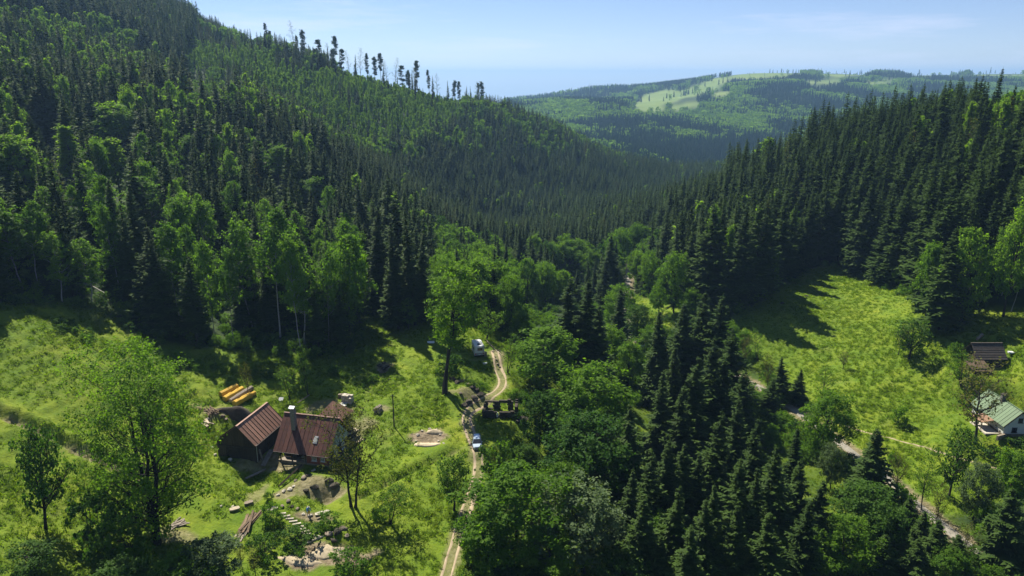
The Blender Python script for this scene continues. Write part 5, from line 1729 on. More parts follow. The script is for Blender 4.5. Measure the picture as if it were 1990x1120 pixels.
pile('wood_pile', 345, 1020, 10, 2.6, .12, M['wood_grey'], .9, 'grey timber scraps under the tall multi-stemmed tree', 'wood pile', 2, .8, 14, 'plank', 'plank', w=.25, t=.08)
an3, L3 = ang_of((542, 950), (586, 908))
log('timber', (542, 950), (586, 908), .19, M['plank_dark'], 'long dark beam leading down from the farmhouse porch', 'beam', lift=.45, k=4, seed=3, dent=.02)
log('timber', (578, 788), (602, 772), .14, M['wood_grey'], 'grey beam lying behind the farmhouse ridge', 'beam', lift=.5, k=4, seed=4, dent=.02)
log('log', (616, 1010), (640, 1000), .12, M['wood_pale'], 'pale log lying at the rim of the pit', 'log', seed=7)
log('log', (1898, 664), (1908, 655), .35, M['wood_grey'], 'broken stump-like log behind the dark barn', 'log', seed=8, lift=.6)
log('log', (945, 662), (972, 690), .10, M['wood_grey'], 'thin fallen pole beside the path behind the camper van', 'log', seed=9)
log('log', (800, 790), (850, 812), .09, M['wood_grey'], 'thin fallen trunk on the slope above the bare sandy patch', 'log', seed=10)
log('log', (170, 560), (205, 580), .14, M['bark_birch'], 'fallen white birch trunk at the wood edge', 'log', seed=11, lift=1.2)
# brick stack, slabs and sheets behind the house
def block_stack(px, py, nx, ny, nz, s, m, rz, label):
    g0 = at(px, py)
    e = root('block_stack', (g0.x, g0.y, g0.z - .1), rz, label, 'block stack')
    rs = np.random.default_rng(5)
    proto = None
    for k in range(nz):
        for j in range(ny):
            for i in range(nx):
                if k == nz - 1 and rs.random() < .35:
                    continue
                if proto is None:
                    g = Geo()
                    box(g, (0, 0, 0), (s[0] * .95, s[1] * .95, s[2] * .94))
                    proto = o = obj('block', g, m, e, bevel=.02)
                else:
                    o = dup(proto, e)
                o.location = ((i - nx / 2 + .5) * s[0] + rs.normal(0, .02), (j - ny / 2 + .5) * s[1] + rs.normal(0, .02), (k + .5) * s[2])
                o.rotation_euler = (0, 0, rs.normal(0, .05))
block_stack(676, 782, 3, 2, 4, (.7, .6, .42), M['stone_pale'], -.3, 'stack of grey building blocks behind the farmhouse')
block_stack(664, 772, 2, 1, 2, (.7, .6, .4), M['stone'], .3, 'small heap of blocks left of the tall block stack')
def slab(name, px, py, s, rz, m, label, cat, rx=0.0, ry=0.0, lift=.1, seed=0):
    g0 = at(px, py)
    g = Geo()
    rs = np.random.default_rng(seed)
    n_ = 7
    an_ = np.linspace(0, 2 * math.pi, n_, endpoint=False) + rs.normal(0, .12, n_)
    sup = lambda c_: np.sign(c_) * np.abs(c_) ** .6
    P = [(s[0] / 2 * float(sup(np.cos(q))) * rs.uniform(.85, 1.1), s[1] / 2 * float(sup(np.sin(q))) * rs.uniform(.85, 1.1), 0) for q in an_]
    poly(g, P, s[2], (0, 0, 1))
    o = obj({'sheet': 'metal_sheet', 'board': 'white_board', 'slab': 'flat_stone'}.get(cat, cat), g, m)
    o.location = (g0.x, g0.y, g0.z + lift)
    o.rotation_euler = (rx, ry, rz)
    return tag(o, label, cat)
slab('ground_sheet', 655, 795, (5.2, 1.6, .08), .75, M['tarp'], 'long pale sheeting on the slope behind the farmhouse', 'sheet', rx=.1, ry=-.1, lift=.3, seed=1)
slab('ground_sheet', 640, 808, (3.0, 1.5, .08), .6, M['stone_pale'], 'pale slab against the farmhouse back corner', 'slab', rx=.1, lift=.5, seed=2)
slab('ground_sheet', 547, 779, (1.0, .9, .06), .2, M['white_paint'], 'white sheet lying behind the farmhouse chimney', 'sheet', rx=.7, lift=.35, seed=3)
slab('ground_sheet', 838, 667, (1.8, 1.0, .06), .1, M['white_paint'], 'white board on the meadow left of the camper van', 'board', rx=.2, lift=.2, seed=4)
slab('ground_sheet', 943, 708, (1.0, .6, .25), .3, M['metal_white'], 'small white trough on the grass below the camper van', 'trough', lift=.1, seed=5)
slab('ground_sheet', 1966, 687, (1.7, 1.0, .3), -.3, M['metal_white'], 'white tub lying on the grass right of the dark barn', 'tub', lift=.1, seed=6)
slab('ground_sheet', 626, 998, (2.4, .9, .12), .5, M['stone_pale'], 'flat pale slab at the rim of the pit', 'slab', lift=.1, seed=7)
slab('ground_sheet', 1247, 679, (3.4, 1.8, .5), .7, M['metal_white'], 'pale metal sheet beside the road behind the spruces', 'sheet', rx=.15, lift=.5, seed=8)
slab('ground_sheet', 530, 990, (1.6, 1.1, .12), .8, M['stone_pale'], 'pale slab at the head of the garden steps', 'slab', lift=.06, seed=9)
slab('ground_sheet', 456, 992, (1.5, .8, .25), .5, M['wood_pale'], 'small pale wooden trough beside the plank heap', 'trough', rx=.15, lift=.15, seed=10)
slab('ground_sheet', 484, 980, (1.5, .7, .3), .6, M['stone'], 'grey wheelbarrow-sized tub at the head of the plank heap', 'tub', rx=.1, lift=.15, seed=11)
slab('ground_sheet', 436, 1043, (.9, .5, .12), 1.0, M['stone_pale'], 'small pale slab left of the plank heap', 'slab', lift=.06, seed=12)
slab('ground_sheet', 497, 925, (4.6, .5, .16), 1.0, M['wood_grey'], 'dark board ramp in the shade below the barn', 'ramp', ry=.05, lift=.3, seed=13)

# stone steps: each one a part
def steps():
    p0 = at(549, 1002)
    e = root('garden_steps', p0, 0, 'curving flight of pale stone steps in the front garden', 'steps')
    line = [(548, 1000), (556, 1005), (563, 1010), (570, 1015), (577, 1020), (583, 1025), (588, 1030), (593, 1035), (598, 1040), (606, 1044), (614, 1046), (622, 1046), (609, 1051), (602, 1054)]
    proto = None
    for i, q in enumerate(line):
        p = at(*q)
        if proto is None:
            g = Geo()
            box(g, (0, 0, 0), (1.25, .34, .26))
            proto = o = obj('step', g, M['stone_pale'], e, bevel=.03)
        else:
            o = dup(proto, e)
        o.location = (p.x - p0.x, p.y - p0.y, p.z - p0.z + .10)
        o.rotation_euler = (0, 0, .25 + .12 * math.sin(i * 2.1) + (.35 if i > 8 else 0))
steps()
# stones, sand and rubble
r_ = np.random.default_rng(44)
RB = [(540, 963, .7, 'stone_pale'), (552, 955, .8, 'stone_pale'), (563, 952, .9, 'stone_pale'), (570, 946, .6, 'stone_pale'), (575, 935, .8, 'stone'), (590, 930, 1.1, 'stone'), (598, 925, .8, 'stone_dark'), (560, 975, .9, 'stone'), (548, 985, .8, 'stone'), (566, 985, .7, 'stone_dark'),
      (578, 990, .7, 'stone'), (603, 1003, .8, 'stone_pale'), (590, 1000, .6, 'stone_pale'), (640, 1040, 1.3, 'stone'), (655, 1035, 1.6, 'stone_dark'), (668, 1030, 1.4, 'stone'), (648, 1052, 1.0, 'stone_dark'), (675, 1042, .9, 'stone'),
      (560, 1085, .8, 'stone_pale'), (568, 1095, .6, 'stone_pale'), (430, 985, .5, 'stone_pale'), (452, 985, .5, 'stone_pale'), (420, 850, .6, 'stone_pale'), (412, 870, .6, 'stone_pale'), (418, 886, .8, 'stone_pale'), (448, 895, 1.0, 'stone_pale'), (405, 815, .6, 'stone_pale'), (420, 805, .8, 'stone'), (432, 810, .9, 'stone'),
      (440, 815, .7, 'stone'), (610, 915, .8, 'stone_pale'), (595, 955, 1.2, 'stone_dark'), (612, 948, 1.4, 'stone_dark'), (650, 945, 1.5, 'stone_dark'), (640, 935, 1.4, 'stone_dark')]
def where_of(px, py):
    spots = [(480, 1020, 'the long plank heap'), (585, 1025, 'the garden steps'), (632, 965, 'the dark pit'), (655, 1045, 'the rock outcrop'), (610, 1085, 'the bare earth patch'), (565, 930, 'the dark porch beam'), (420, 860, 'the barn gable'), (420, 805, 'the scattered poles'), (700, 840, 'the pale boards')]
    return min(spots, key=lambda s: math.hypot(s[0] - px, s[1] - py))[2]
seen = {}
for i, (px, py, s, k) in enumerate(RB):
    w = where_of(px, py)
    seen.setdefault((k, w), []).append((px, py, s))
for (k, w), lst in seen.items():
    look = {'stone_pale': 'pale flat stone', 'stone': 'grey-brown field stone', 'stone_dark': 'dark mossy stone'}[k]
    for i, (px, py, s) in enumerate(sorted(lst)):
        rock(px, py, s, (look + ' beside ' + w) if len(lst) == 1 else '%s beside %s, %s' % (look, w, ORD[i]), k, 'loose stones in the farmyard', 1, int(px + py))
def heap(name, px, py, rx, ry, h_, m, label, cat, seed=0):
    """a low irregular heap lying on the ground"""
    g0 = at(px, py)
    n_, k_ = 9, 18
    V = [(0, 0, h_)]
    F = []
    rs = np.random.default_rng(seed)
    out = 1 + rs.normal(0, .14, k_)
    for i in range(1, n_):
        f = i / (n_ - 1)
        for j in range(k_):
            a = j * 6.2832 / k_
            x, y = rx * f * out[j] * math.cos(a), ry * f * out[j] * math.sin(a)
            zz = h_ * (1 - f ** 1.6) + rs.normal(0, .03) * (1 - f) - (.12 if i == n_ - 1 else 0)
            V.append((x, y, float(ground_z(g0.x + x, g0.y + y)) - g0.z + zz + .10 - (.25 if i == n_ - 1 else 0)))
    for j in range(k_):
        F.append((0, 1 + j, 1 + (j + 1) % k_))
    Q = [(1 + (i - 1) * k_ + j, 1 + i * k_ + j, 1 + i * k_ + (j + 1) % k_, 1 + (i - 1) * k_ + (j + 1) % k_) for i in range(1, n_ - 1) for j in range(k_)]
    g = Geo()
    g.add(np.array(V), np.array(F))
    g.T[-1] = np.array(F)
    g.Q.append(np.array(Q)); g.qm.append(np.zeros(len(Q), int))
    o = obj(name, g, m, fix=False, smooth=True)
    bm = bmesh.new(); bm.from_mesh(o.data); bmesh.ops.recalc_face_normals(bm, faces=bm.faces); bm.to_mesh(o.data); bm.free()
    o.location = g0
    return tag(o, label, cat)
heap('sand_heap', 830, 866, 2.5, .8, .35, M['sand'], 'pale crescent of sand at the lower rim of the round bare pit', 'sand heap', 1)
heap('sand_heap', 845, 840, 1.6, .7, .4, M['sand'], 'sandy spoil at the upper rim of the round bare pit', 'sand heap', 2)
heap('sand_heap', 585, 1090, 2.6, 1.5, .35, M['sand'], 'pale sand spread at the bottom of the farmyard', 'sand heap', 3)
heap('sand_heap', 640, 1075, 3.2, 1.3, .3, M['sand'], 'tan gravel spread below the rock outcrop', 'gravel heap', 4)
heap('earth_heap', 462, 802, 4.0, 1.1, .9, M['stone_dark'], 'dark earth bank behind the barn', 'earth bank', 5)

# utility pole
def pole():
    p = at(766, 830)
    e = root('utility_pole', p, 0, 'dark wooden utility pole on the slope right of the farmhouse', 'pole')
    g = Geo()
    tube(g, [(0, 0, -.5), (0, 0, 3), (0, .02, 6.6)], [.14, .12, .09], 8)
    obj('shaft', g, M['plank_black'], e, fix=False)
    one('cross_arm', e, M['plank_black'], (0, -.1, 6.3), (.7, .08, .09))
    for x in (-.28, .28):
        one('insulator', e, M['white_paint'], (x, -.1, 6.42), (.07, .07, .13), bevel=.02)
pole()
def farm_person():
    p = at(599, 1001)
    e = root('person', (p.x, p.y, p.z), .5, 'person in blue shirt and pale hat bending beside the pit', 'person')
    V = {'pel': (0, 0, .88), 'chest': (.02, -.16, 1.22), 'neck': (.02, -.27, 1.42), 'hd': (.02, -.33, 1.53), 'hipL': (-.12, 0, .82), 'kneL': (-.14, -.10, .45), 'ankL': (-.14, .02, .06), 'toeL': (-.15, -.16, .03), 'hipR': (.12, 0, .82), 'kneR': (.15, -.02, .45), 'ankR': (.15, .12, .06), 'toeR': (.16, -.07, .03),
         'shL': (-.2, -.2, 1.36), 'elL': (-.28, -.36, 1.12), 'wrL': (-.2, -.55, .98), 'haL': (-.17, -.63, .95), 'shR': (.22, -.2, 1.36), 'elR': (.33, -.32, 1.1), 'wrR': (.26, -.52, .98), 'haR': (.23, -.60, .95)}
    Rr = {'pel': .15, 'chest': .165, 'neck': .06, 'hd': .10, 'hipL': .10, 'kneL': .065, 'ankL': .045, 'toeL': .04, 'hipR': .10, 'kneR': .065, 'ankR': .045, 'toeR': .04, 'shL': .065, 'elL': .046, 'wrL': .034, 'haL': .04, 'shR': .065, 'elR': .046, 'wrR': .034, 'haR': .04}
    E = [('pel', 'chest'), ('chest', 'neck'), ('neck', 'hd'), ('pel', 'hipL'), ('hipL', 'kneL'), ('kneL', 'ankL'), ('ankL', 'toeL'), ('pel', 'hipR'), ('hipR', 'kneR'), ('kneR', 'ankR'), ('ankR', 'toeR'), ('chest', 'shL'), ('shL', 'elL'), ('elL', 'wrL'), ('wrL', 'haL'), ('chest', 'shR'), ('shR', 'elR'), ('elR', 'wrR'), ('wrR', 'haR')]
    ks = list(V)
    me_ = bpy.data.meshes.new('body')
    me_.from_pydata([V[k] for k in ks], [(ks.index(a), ks.index(b_)) for a, b_ in E], [])
    o = link(bpy.data.objects.new('body', me_))
    o.parent = e
    md = o.modifiers.new('skin', 'SKIN')
    for i, k in enumerate(ks):
        me_.skin_vertices[0].data[i].radius = (Rr[k], Rr[k])
        me_.skin_vertices[0].data[i].use_root = (k == 'pel')
    o.modifiers.new('smooth', 'SUBSURF').levels = 1
    o.modifiers['smooth'].render_levels = 2
    # shirt, trousers and skin by height on the figure
    m_, n_, l_, b_ = mat('figure_clothing')
    tcn = n_.new('ShaderNodeTexCoord')
    sx = n_.new('ShaderNodeSeparateXYZ')
    rp = n_.new('ShaderNodeValToRGB')
    mr = n_.new('ShaderNodeMath'); mr.operation = 'DIVIDE'; mr.inputs[1].default_value = 1.7
    l_.new(tcn.outputs['Object'], sx.inputs[0]); l_.new(sx.outputs['Z'], mr.inputs[0]); l_.new(mr.outputs[0], rp.inputs['Fac'])
    rp.color_ramp.interpolation = 'CONSTANT'
    els = rp.color_ramp.elements
    els[0].color = (.05, .04, .035, 1)
    els[1].position, els[1].color = .05, (.07, .10, .17, 1)
    for p_, c_ in ((.53, (.08, .26, .58, 1)), (.83, (.52, .34, .25, 1))):
        q = els.new(p_); q.color = c_
    l_.new(rp.outputs['Color'], b_.inputs['Base Color'])
    b_.inputs['Roughness'].default_value = .85
    me_.materials.append(m_)
    g = Geo()
    tube(g, [(.02, -.335, 1.585), (.02, -.34, 1.60), (.02, -.345, 1.61), (.02, -.35, 1.70)], [.19, .19, .115, .085], 10)
    obj('hat', g, M['cloth_pale'], e, fix=False)
    bucket = Geo()
    tube(bucket, [(.03, -.66, .62), (.03, -.66, .92)], [.12, .16], 10)
    b2 = obj('bucket', bucket, M['yellow'], None, fix=False)
    c_, s_ = math.cos(.5), math.sin(.5)
    b2.location = (p.x, p.y, p.z)
    b2.rotation_euler = (0, 0, .5)
    tag(b2, 'yellow bucket held by the bending person', 'bucket')
farm_person()
# ------------------------------------------------------------------ the green-roofed cottage
def cottage():
    bz = COTT.z
    t = root('cottage', (102.6, 134.6, bz), 0.0, 'white cottage with green sheet roof at the right edge of the meadow', 'house')
    W, L, hw_, zr = 2.9, 10.4, 2.75, 5.6
    g = Geo()
    box(g, (0, L / 2, .1), (2 * W + .15, L + .15, .9))
    obj('plinth', g, M['stone'], t)
    g = Geo()
    poly(g, [(-W, 0, .5), (W, 0, .5), (W, 0, hw_), (0, 0, zr - .15), (-W, 0, hw_)], .25, (0, 1, 0))
    obj('gable_wall', g, M['plaster_white'], t)
    g = Geo()
    poly(g, [(-W, L - .25, .5), (W, L - .25, .5), (W, L - .25, hw_), (0, L - .25, zr - .15), (-W, L - .25, hw_)], .25, (0, 1, 0))
    box(g, (-W + .12, L / 2, 1.6), (.24, L - .52, 2.25))
    box(g, (W - .12, L / 2, 1.6), (.24, L - .52, 2.25))
    obj('wall', g, M['plaster_white'], t)
    roof_slope(t, -.5, L + .4, -W - .5, hw_ - .42, 0, zr, 13, M['roof_green'], M['roof_green'], axis='y', seam=.05)
    roof_slope(t, -.5, L + .4, W + .5, hw_ - .42, 0, zr, 13, M['roof_green'], M['roof_green'], axis='y', seam=.05)
    one('ridge_cap', t, M['roof_green'], (0, L / 2, zr + .06), (.3, L + .9, .07))
    an_ = math.atan2(zr - hw_ + .42, W + .5)
    for s in (-1, 1):
        one('bargeboard', t, M['plank_dark'], (s * (W + .5) / 2, -.53, (hw_ - .42 + zr) / 2 - .08), (math.hypot(W + .5, zr - hw_ + .42), .05, .2), ry=s * an_)
    window(t, (.15, 0, 3.55), .8, .85, '-y', M['plank_black'], bars=(1, 0))
    window(t, (-.75, 0, 1.45), .95, .95, '-y', M['plank_black'], bars=(1, 0))
    for y in (2.2, 5.0, 8.0):
        window(t, (-W, y, 1.6), .8, 1.0, '-x', bars=(1, 0))
    c = one('chimney', t, M['brick'], (-.3, 5.6, 5.9), (.62, .62, 1.7))
    one('cap', c, M['stone_dark'], (-.3, 5.6, 6.80), (.8, .8, .1))
    c = one('chimney', t, M['brick'], (.75, 6.6, 5.6), (.5, .5, 1.7))
    one('cap', c, M['stone_dark'], (.75, 6.6, 6.50), (.66, .66, .1))
    # lean-to over the terrace on the meadow side
    one('terrace_roof', t, M['terrace'], (-W - 1.7, 4.2, 2.05), (2.7, 3.4, .1), ry=-.22)
    for y in (2.7, 5.7):
        one('terrace_post', t, M['wood_grey'], (-W - 2.8, y, .8), (.14, .14, 1.9))
    one('terrace', t, M['stone_pale'], (-W - 1.5, 3.6, .05), (2.8, 5.4, .3))
    one('terrace_wall', t, M['stone'], (-W - .6, -.6, .2), (2.6, .4, 1.0), rz=.4)
cottage()
def dark_barn():
    bz = SHED.z
    t = root('shed', (106.9, 157.0, bz), 0.0, 'small dark timber barn with black board roof high in the right meadow', 'barn')
    L, D, he, zr = 6.2, 4.7, 2.5, 5.1
    g = Geo()
    box(g, (L / 2, D / 2, .1), (L - .1, D - .1, .8))
    obj('plinth', g, M['stone_dark'], t)
    boards(t, {'line': [(.2, .3, he), (L - .2, .3, he)], 'at': .12}, 14, M['plank_black'])
    g = Geo()
    poly(g, [(.15, .2, .3), (.15, D - .2, .3), (.15, D - .2, he), (.15, D / 2, zr - .15), (.15, .2, he)], .15, (1, 0, 0))
    poly(g, [(L - .3, .2, .3), (L - .3, D - .2, .3), (L - .3, D - .2, he), (L - .3, D / 2, zr - .15), (L - .3, .2, he)], .15, (1, 0, 0))
    box(g, (L / 2, D - .2, 1.4), (L - .62, .15, 2.2))
    obj('wall', g, M['plank_dark'], t)
    # roof of wide boards running along the slope
    def course(y0, z0, y1, z1, k, n_):
        f0, f1 = k / n_, (k + 1.12) / n_
        g = Geo()
        P = [(-.5, y0 + (y1 - y0) * f0, z0 + (z1 - z0) * f0), (L + .5, y0 + (y1 - y0) * f0, z0 + (z1 - z0) * f0), (L + .5, y0 + (y1 - y0) * f1, z0 + (z1 - z0) * f1 + .0), (-.5, y0 + (y1 - y0) * f1, z0 + (z1 - z0) * f1)]
        P = [(a, b_, c_ + (.06 if i < 2 else 0)) for i, (a, b_, c_) in enumerate(P)]
        poly(g, P, .05, (0, 0, 1))
        obj('roof_board', g, M['roof_black'], t)
    for k in range(7):
        course(-.5, he - .45, D / 2, zr, k, 7)
        course(D + .5, he - .45, D / 2, zr, k, 7)
    one('ridge_board', t, M['roof_black'], (L / 2, D / 2, zr + .12), (L + 1.1, .3, .06))
    d = one('door', t, M['plank_dark'], (4.2, .02, 1.35), (1.2, .06, 1.9))
    one('handle', d, M['metal_grey'], (4.6, -.03, 1.3), (.05, .04, .16))
    window(t, (5.5, .06, 1.7), .5, .5, '-y', M['wood_grey'], bars=(1, 0))
    # low annexe towards the slope
    one('annexe_wall', t, M['plank_black'], (-1.0, -2.2, .45), (3.6, 3.0, 1.5))
    g = Geo()
    poly(g, [(-3.2, -4.2, .75), (1.2, -4.2, .75), (1.2, -.3, 2.0), (-3.2, -.3, 2.0)], .08, (0, 0, 1))
    obj('annexe_roof', g, M['wood_brown'], t)
dark_barn()

# ------------------------------------------------------------------ roofless ruin beside the track
def stones_wall(g, x0, x1, y, z1, th, rs, axis='x', holes=(), top=None):
    """a rough wall laid from separate stones"""
    z = 0.0
    while z < max(z1 if top is None else max(top), z1):
        hh = rs.uniform(.20, .32)
        x = x0
        while x < x1 - .1:
            w = min(rs.uniform(.3, .7), x1 - x)
            lim = z1 if top is None else float(np.interp(x, np.linspace(x0, x1, len(top)), top))
            cx = x + w / 2
            if z + hh * .5 < lim and not any(a < cx < b_ and c_ < z + hh / 2 < d_ for a, b_, c_, d_ in holes):
                c = (cx, y + rs.normal(0, .02), z + hh / 2)
                s = (w * .97, th * rs.uniform(.9, 1.06), hh * .97)
                if axis != 'x':
                    c, s = (c[1], c[0], c[2]), (s[1], s[0], s[2])
                box(g, c, s, rz=rs.normal(0, .03), jit=.012, r=rs)
            x += w
        z += hh
def ruin():
    t = root('stone_ruin', (RUIN.x - 3.3, RUIN.y, RUIN.z - .25), -.06, 'roofless dark stone ruin right of the dirt track', 'ruin')
    rs = np.random.default_rng(9)
    for nm, args, kw in (('front_wall', (0, 6.4, 0, 1.9, .45, rs), dict(top=[1.7, 1.8, 1.6, 1.7, 1.6, 1.75, 1.5], holes=[(2.55, 3.0, .5, 1.6)])),
                         ('rear_wall', (0, 5.6, 4.0, 2.0, .45, rs), dict(top=[1.9, 2.1, 2.0, 2.2, 2.1, 2.5, 1.8], holes=[(.5, 1.6, .5, 1.7), (3.2, 4.6, .2, 1.85)])),
                         ('side_wall', (.25, 3.8, .0, 1.9, .45, rs), dict(axis='y', top=[1.7, 1.3, 1.1, 1.5, 1.9])),
                         ('end_wall', (-.2, 4.0, 6.35, 3.0, .5, rs), dict(axis='y', top=[2.9, 2.5, 1.8, 2.2, 2.6]))):
        g = Geo()
        stones_wall(g, *args, **kw)
        o = obj(nm, g, M['stone_dark'], t, fix=False)
        o['kind'] = 'stuff'
    one('lintel', t, M['plank_dark'], (3.9, 4.0, 1.98), (1.9, .4, .16))
    one('door_jamb', t, M['white_paint'], (2.78, -.18, 1.0), (.30, .08, .95))
    one('post', t, M['plank_dark'], (4.65, 3.8, 1.1), (.16, .16, 2.0))
    for i, (x, y, s) in enumerate([(7.3, -.6, .8), (7.6, .8, .6), (6.9, -1.2, .5), (8.1, .1, .9)]):
        o = link(bpy.data.objects.new('fallen_stone', ROCKS['stone_dark'][i % 3]))
        o.parent = t
        o.location = (x, y, .25)
        o.scale = (s, s * .8, s * .7)
ruin()
for i, (px, py, s, k) in enumerate([(880, 738, 1.5, 'stone_dark'), (888, 745, 1.6, 'stone_dark'), (897, 742, 1.3, 'stone'), (908, 748, 1.0, 'stone'), (918, 755, 1.6, 'stone_dark'), (926, 760, 1.7, 'stone_dark'), (932, 768, 1.5, 'stone_dark'), (922, 775, 1.7, 'stone_dark'), (912, 783, 1.7, 'stone_dark'), (903, 788, 1.4, 'stone_dark'), (895, 765, .9, 'stone')]):
    rock(px, py, s, 'dark rock of the grassy mound by the track, %s' % ORD[i], k, 'rocks of the grassy mound', 1.2, i)
for i, (px, py, s) in enumerate([(738, 712, 1.3), (745, 718, 1.5), (752, 713, 1.1), (746, 706, 1.0), (757, 738, .6)]):
    rock(px, py, s, 'dark rock in the hollow on the upper meadow, %s' % ORD[i], 'stone_dark', 'rocks in the meadow hollow', 1, i)
for i, (px, py, s) in enumerate([(812, 846, .7), (820, 838, .6), (835, 835, .7), (848, 836, .6), (855, 845, .5), (852, 858, .5), (808, 858, .5), (862, 862, .5)]):
    rock(px, py, s, 'pale stone on the rim of the round bare pit, %s' % ORD[i], 'stone_pale', 'stones round the bare pit', 1, i)
for i, (px, py, s) in enumerate([(964, 700, .6), (967, 708, .7), (971, 714, .5), (958, 684, .8), (968, 718, .4), (962, 694, .5)]):
    rock(px, py, s, 'stone beside the path behind the camper van, %s' % ORD[i], 'stone', 'stones along the path', 1, i)
for i, (px, py, s) in enumerate([(1258, 690, .9), (1272, 700, .8), (1285, 705, .9), (1240, 690, .7)]):
    rock(px, py, s, 'pale stone on the road verge behind the spruces, %s' % ORD[i], 'stone_pale', 'stones on the road verge', 1, i)
for i, (px, py, s) in enumerate([(1568, 576, 1.3), (1556, 577, 1.0), (1520, 590, 1.2)]):
    rock(px, py, s, 'dark rock in the shaded top of the right meadow, %s' % ORD[i], 'stone_dark', 'rocks in the right meadow', .8, i)

# ------------------------------------------------------------------ vehicles
def wheel(parent, x, y, r, w):
    g = Geo()
    tube(g, [(x - w / 2, y, r), (x - w / 2 + .03, y, r), (x + w / 2 - .03, y, r), (x + w / 2, y, r)], [r * .82, r, r, r * .82], 18)
    t_ = obj('wheel', g, M['rubber'], parent, fix=False)
    g = Geo()
    sx = w / 2 + .01 if x > 0 else -w / 2 - .01
    tube(g, [(x + sx * .6, y, r), (x + sx, y, r), (x + sx * 1.02, y, r)], [r * .62, r * .6, .01], 14)
    obj('rim', g, M['chrome'], t_, fix=False)
def loft(g, secs, m=0):
    """closed rings of equal point count joined up, ends capped"""
    k = len(secs[0])
    V = np.concatenate([np.array(s, float) for s in secs])
    F = [[i * k + j, i * k + (j + 1) % k, (i + 1) * k + (j + 1) % k, (i + 1) * k + j] for i in range(len(secs) - 1) for j in range(k)]
    g.add(V, F, m)
    for i in (0, len(secs) - 1):
        s = V[i * k:(i + 1) * k]
        g.add(np.concatenate([s, s.mean(0, keepdims=True)]), [[j, (j + 1) % k, k] for j in range(k)], m)
def ring(y, w, z0, z1, r=.12):
    """cross-section across the car at y: half width w, bottom z0, top z1, rounded"""
    return [(-w + r, y, z0), (w - r, y, z0), (w, y, z0 + r), (w, y, z1 - r), (w - r, y, z1), (-w + r, y, z1), (-w, y, z1 - r), (-w, y, z0 + r)]
def car():
    t = root('car', (CARP.x, CARP.y, CARP.z + .0), .10, 'small silver-blue estate car parked on the dirt track facing the farm', 'car')
    g = Geo()
    loft(g, [ring(-2.0, .62, .38, .62, .08), ring(-1.9, .76, .28, .74), ring(-1.2, .82, .24, .84), ring(-.7, .83, .24, .90), ring(1.6, .83, .24, .92), ring(1.95, .78, .30, .90), ring(2.02, .68, .40, .8, .08)])
    body = obj('body', g, M['car_paint'], t, smooth=False)
    g = Geo()
    def cab(y, wb, wt, z0, z1):
        return [(-wb, y, z0), (wb, y, z0), (wt, y, z1 - .06), (wt - .08, y, z1), (-wt + .08, y, z1), (-wt, y, z1 - .06)]
    loft(g, [cab(-.30, .60, .58, 1.36, 1.44), cab(.1, .64, .60, 1.36, 1.49), cab(1.5, .64, .60, 1.36, 1.47), cab(1.85, .60, .56, 1.34, 1.42)])
    obj('roof', g, M['car_paint'], t)
    def pane(nm, P):
        g_ = Geo()
        poly(g_, P, .02, (0, 0, .6))
        return obj(nm, g_, M['glass'], t)
    pane('windscreen', [(-.72, -.98, .88), (.72, -.98, .88), (.58, -.28, 1.40), (-.58, -.28, 1.40)])
    pane('rear_window', [(-.70, 2.0, .92), (.70, 2.0, .92), (.56, 1.85, 1.36), (-.56, 1.85, 1.36)])
    for s in (-1, 1):
        for y0, y1 in ((-.62, .42), (.50, 1.75)):
            g_ = Geo()
            poly(g_, [(s * .80, y0 - (.25 if y0 < 0 else 0), .92), (s * .80, y1, .92), (s * .62, y1 - .05, 1.36), (s * .62, y0 + .25 if y0 < 0 else y0, 1.36)], .02, (s, 0, 0))
            obj('side_window', g_, M['glass'], t)
        for y in (-.28, .46, 1.72):
            g_ = Geo()
            tube(g_, [(s * .815, y - (.55 if y < 0 else 0), .90), (s * .63, y, 1.38)], [.045, .045], 5)
            obj('pillar', g_, M['car_paint'], t, fix=False)
        one('headlight', t, M['lamp'], (s * .58, -1.965, .62), (.26, .1, .15), bevel=.03)
        one('tail_light', t, M['red_lamp'], (s * .72, 1.99, .72), (.14, .08, .28))
        one('mirror', t, M['car_paint'], (s * .92, -.62, .98), (.16, .10, .12), bevel=.03)
        for y in (-1.25, 1.28):
            wheel(t, s * .74, y, .29, .2)
    one('grille', t, M['rubber'], (0, -2.0, .52), (.7, .06, .14))
    one('bumper', t, M['car_paint'], (0, -1.99, .38), (1.3, .12, .14), bevel=.03)
    one('number_plate', t, M['white_paint'], (0, -2.06, .40), (.46, .02, .10))
    for s in (-.5, .5):
        one('roof_rail', t, M['rubber'], (s, .8, 1.52), (.04, 1.6, .04))
car()
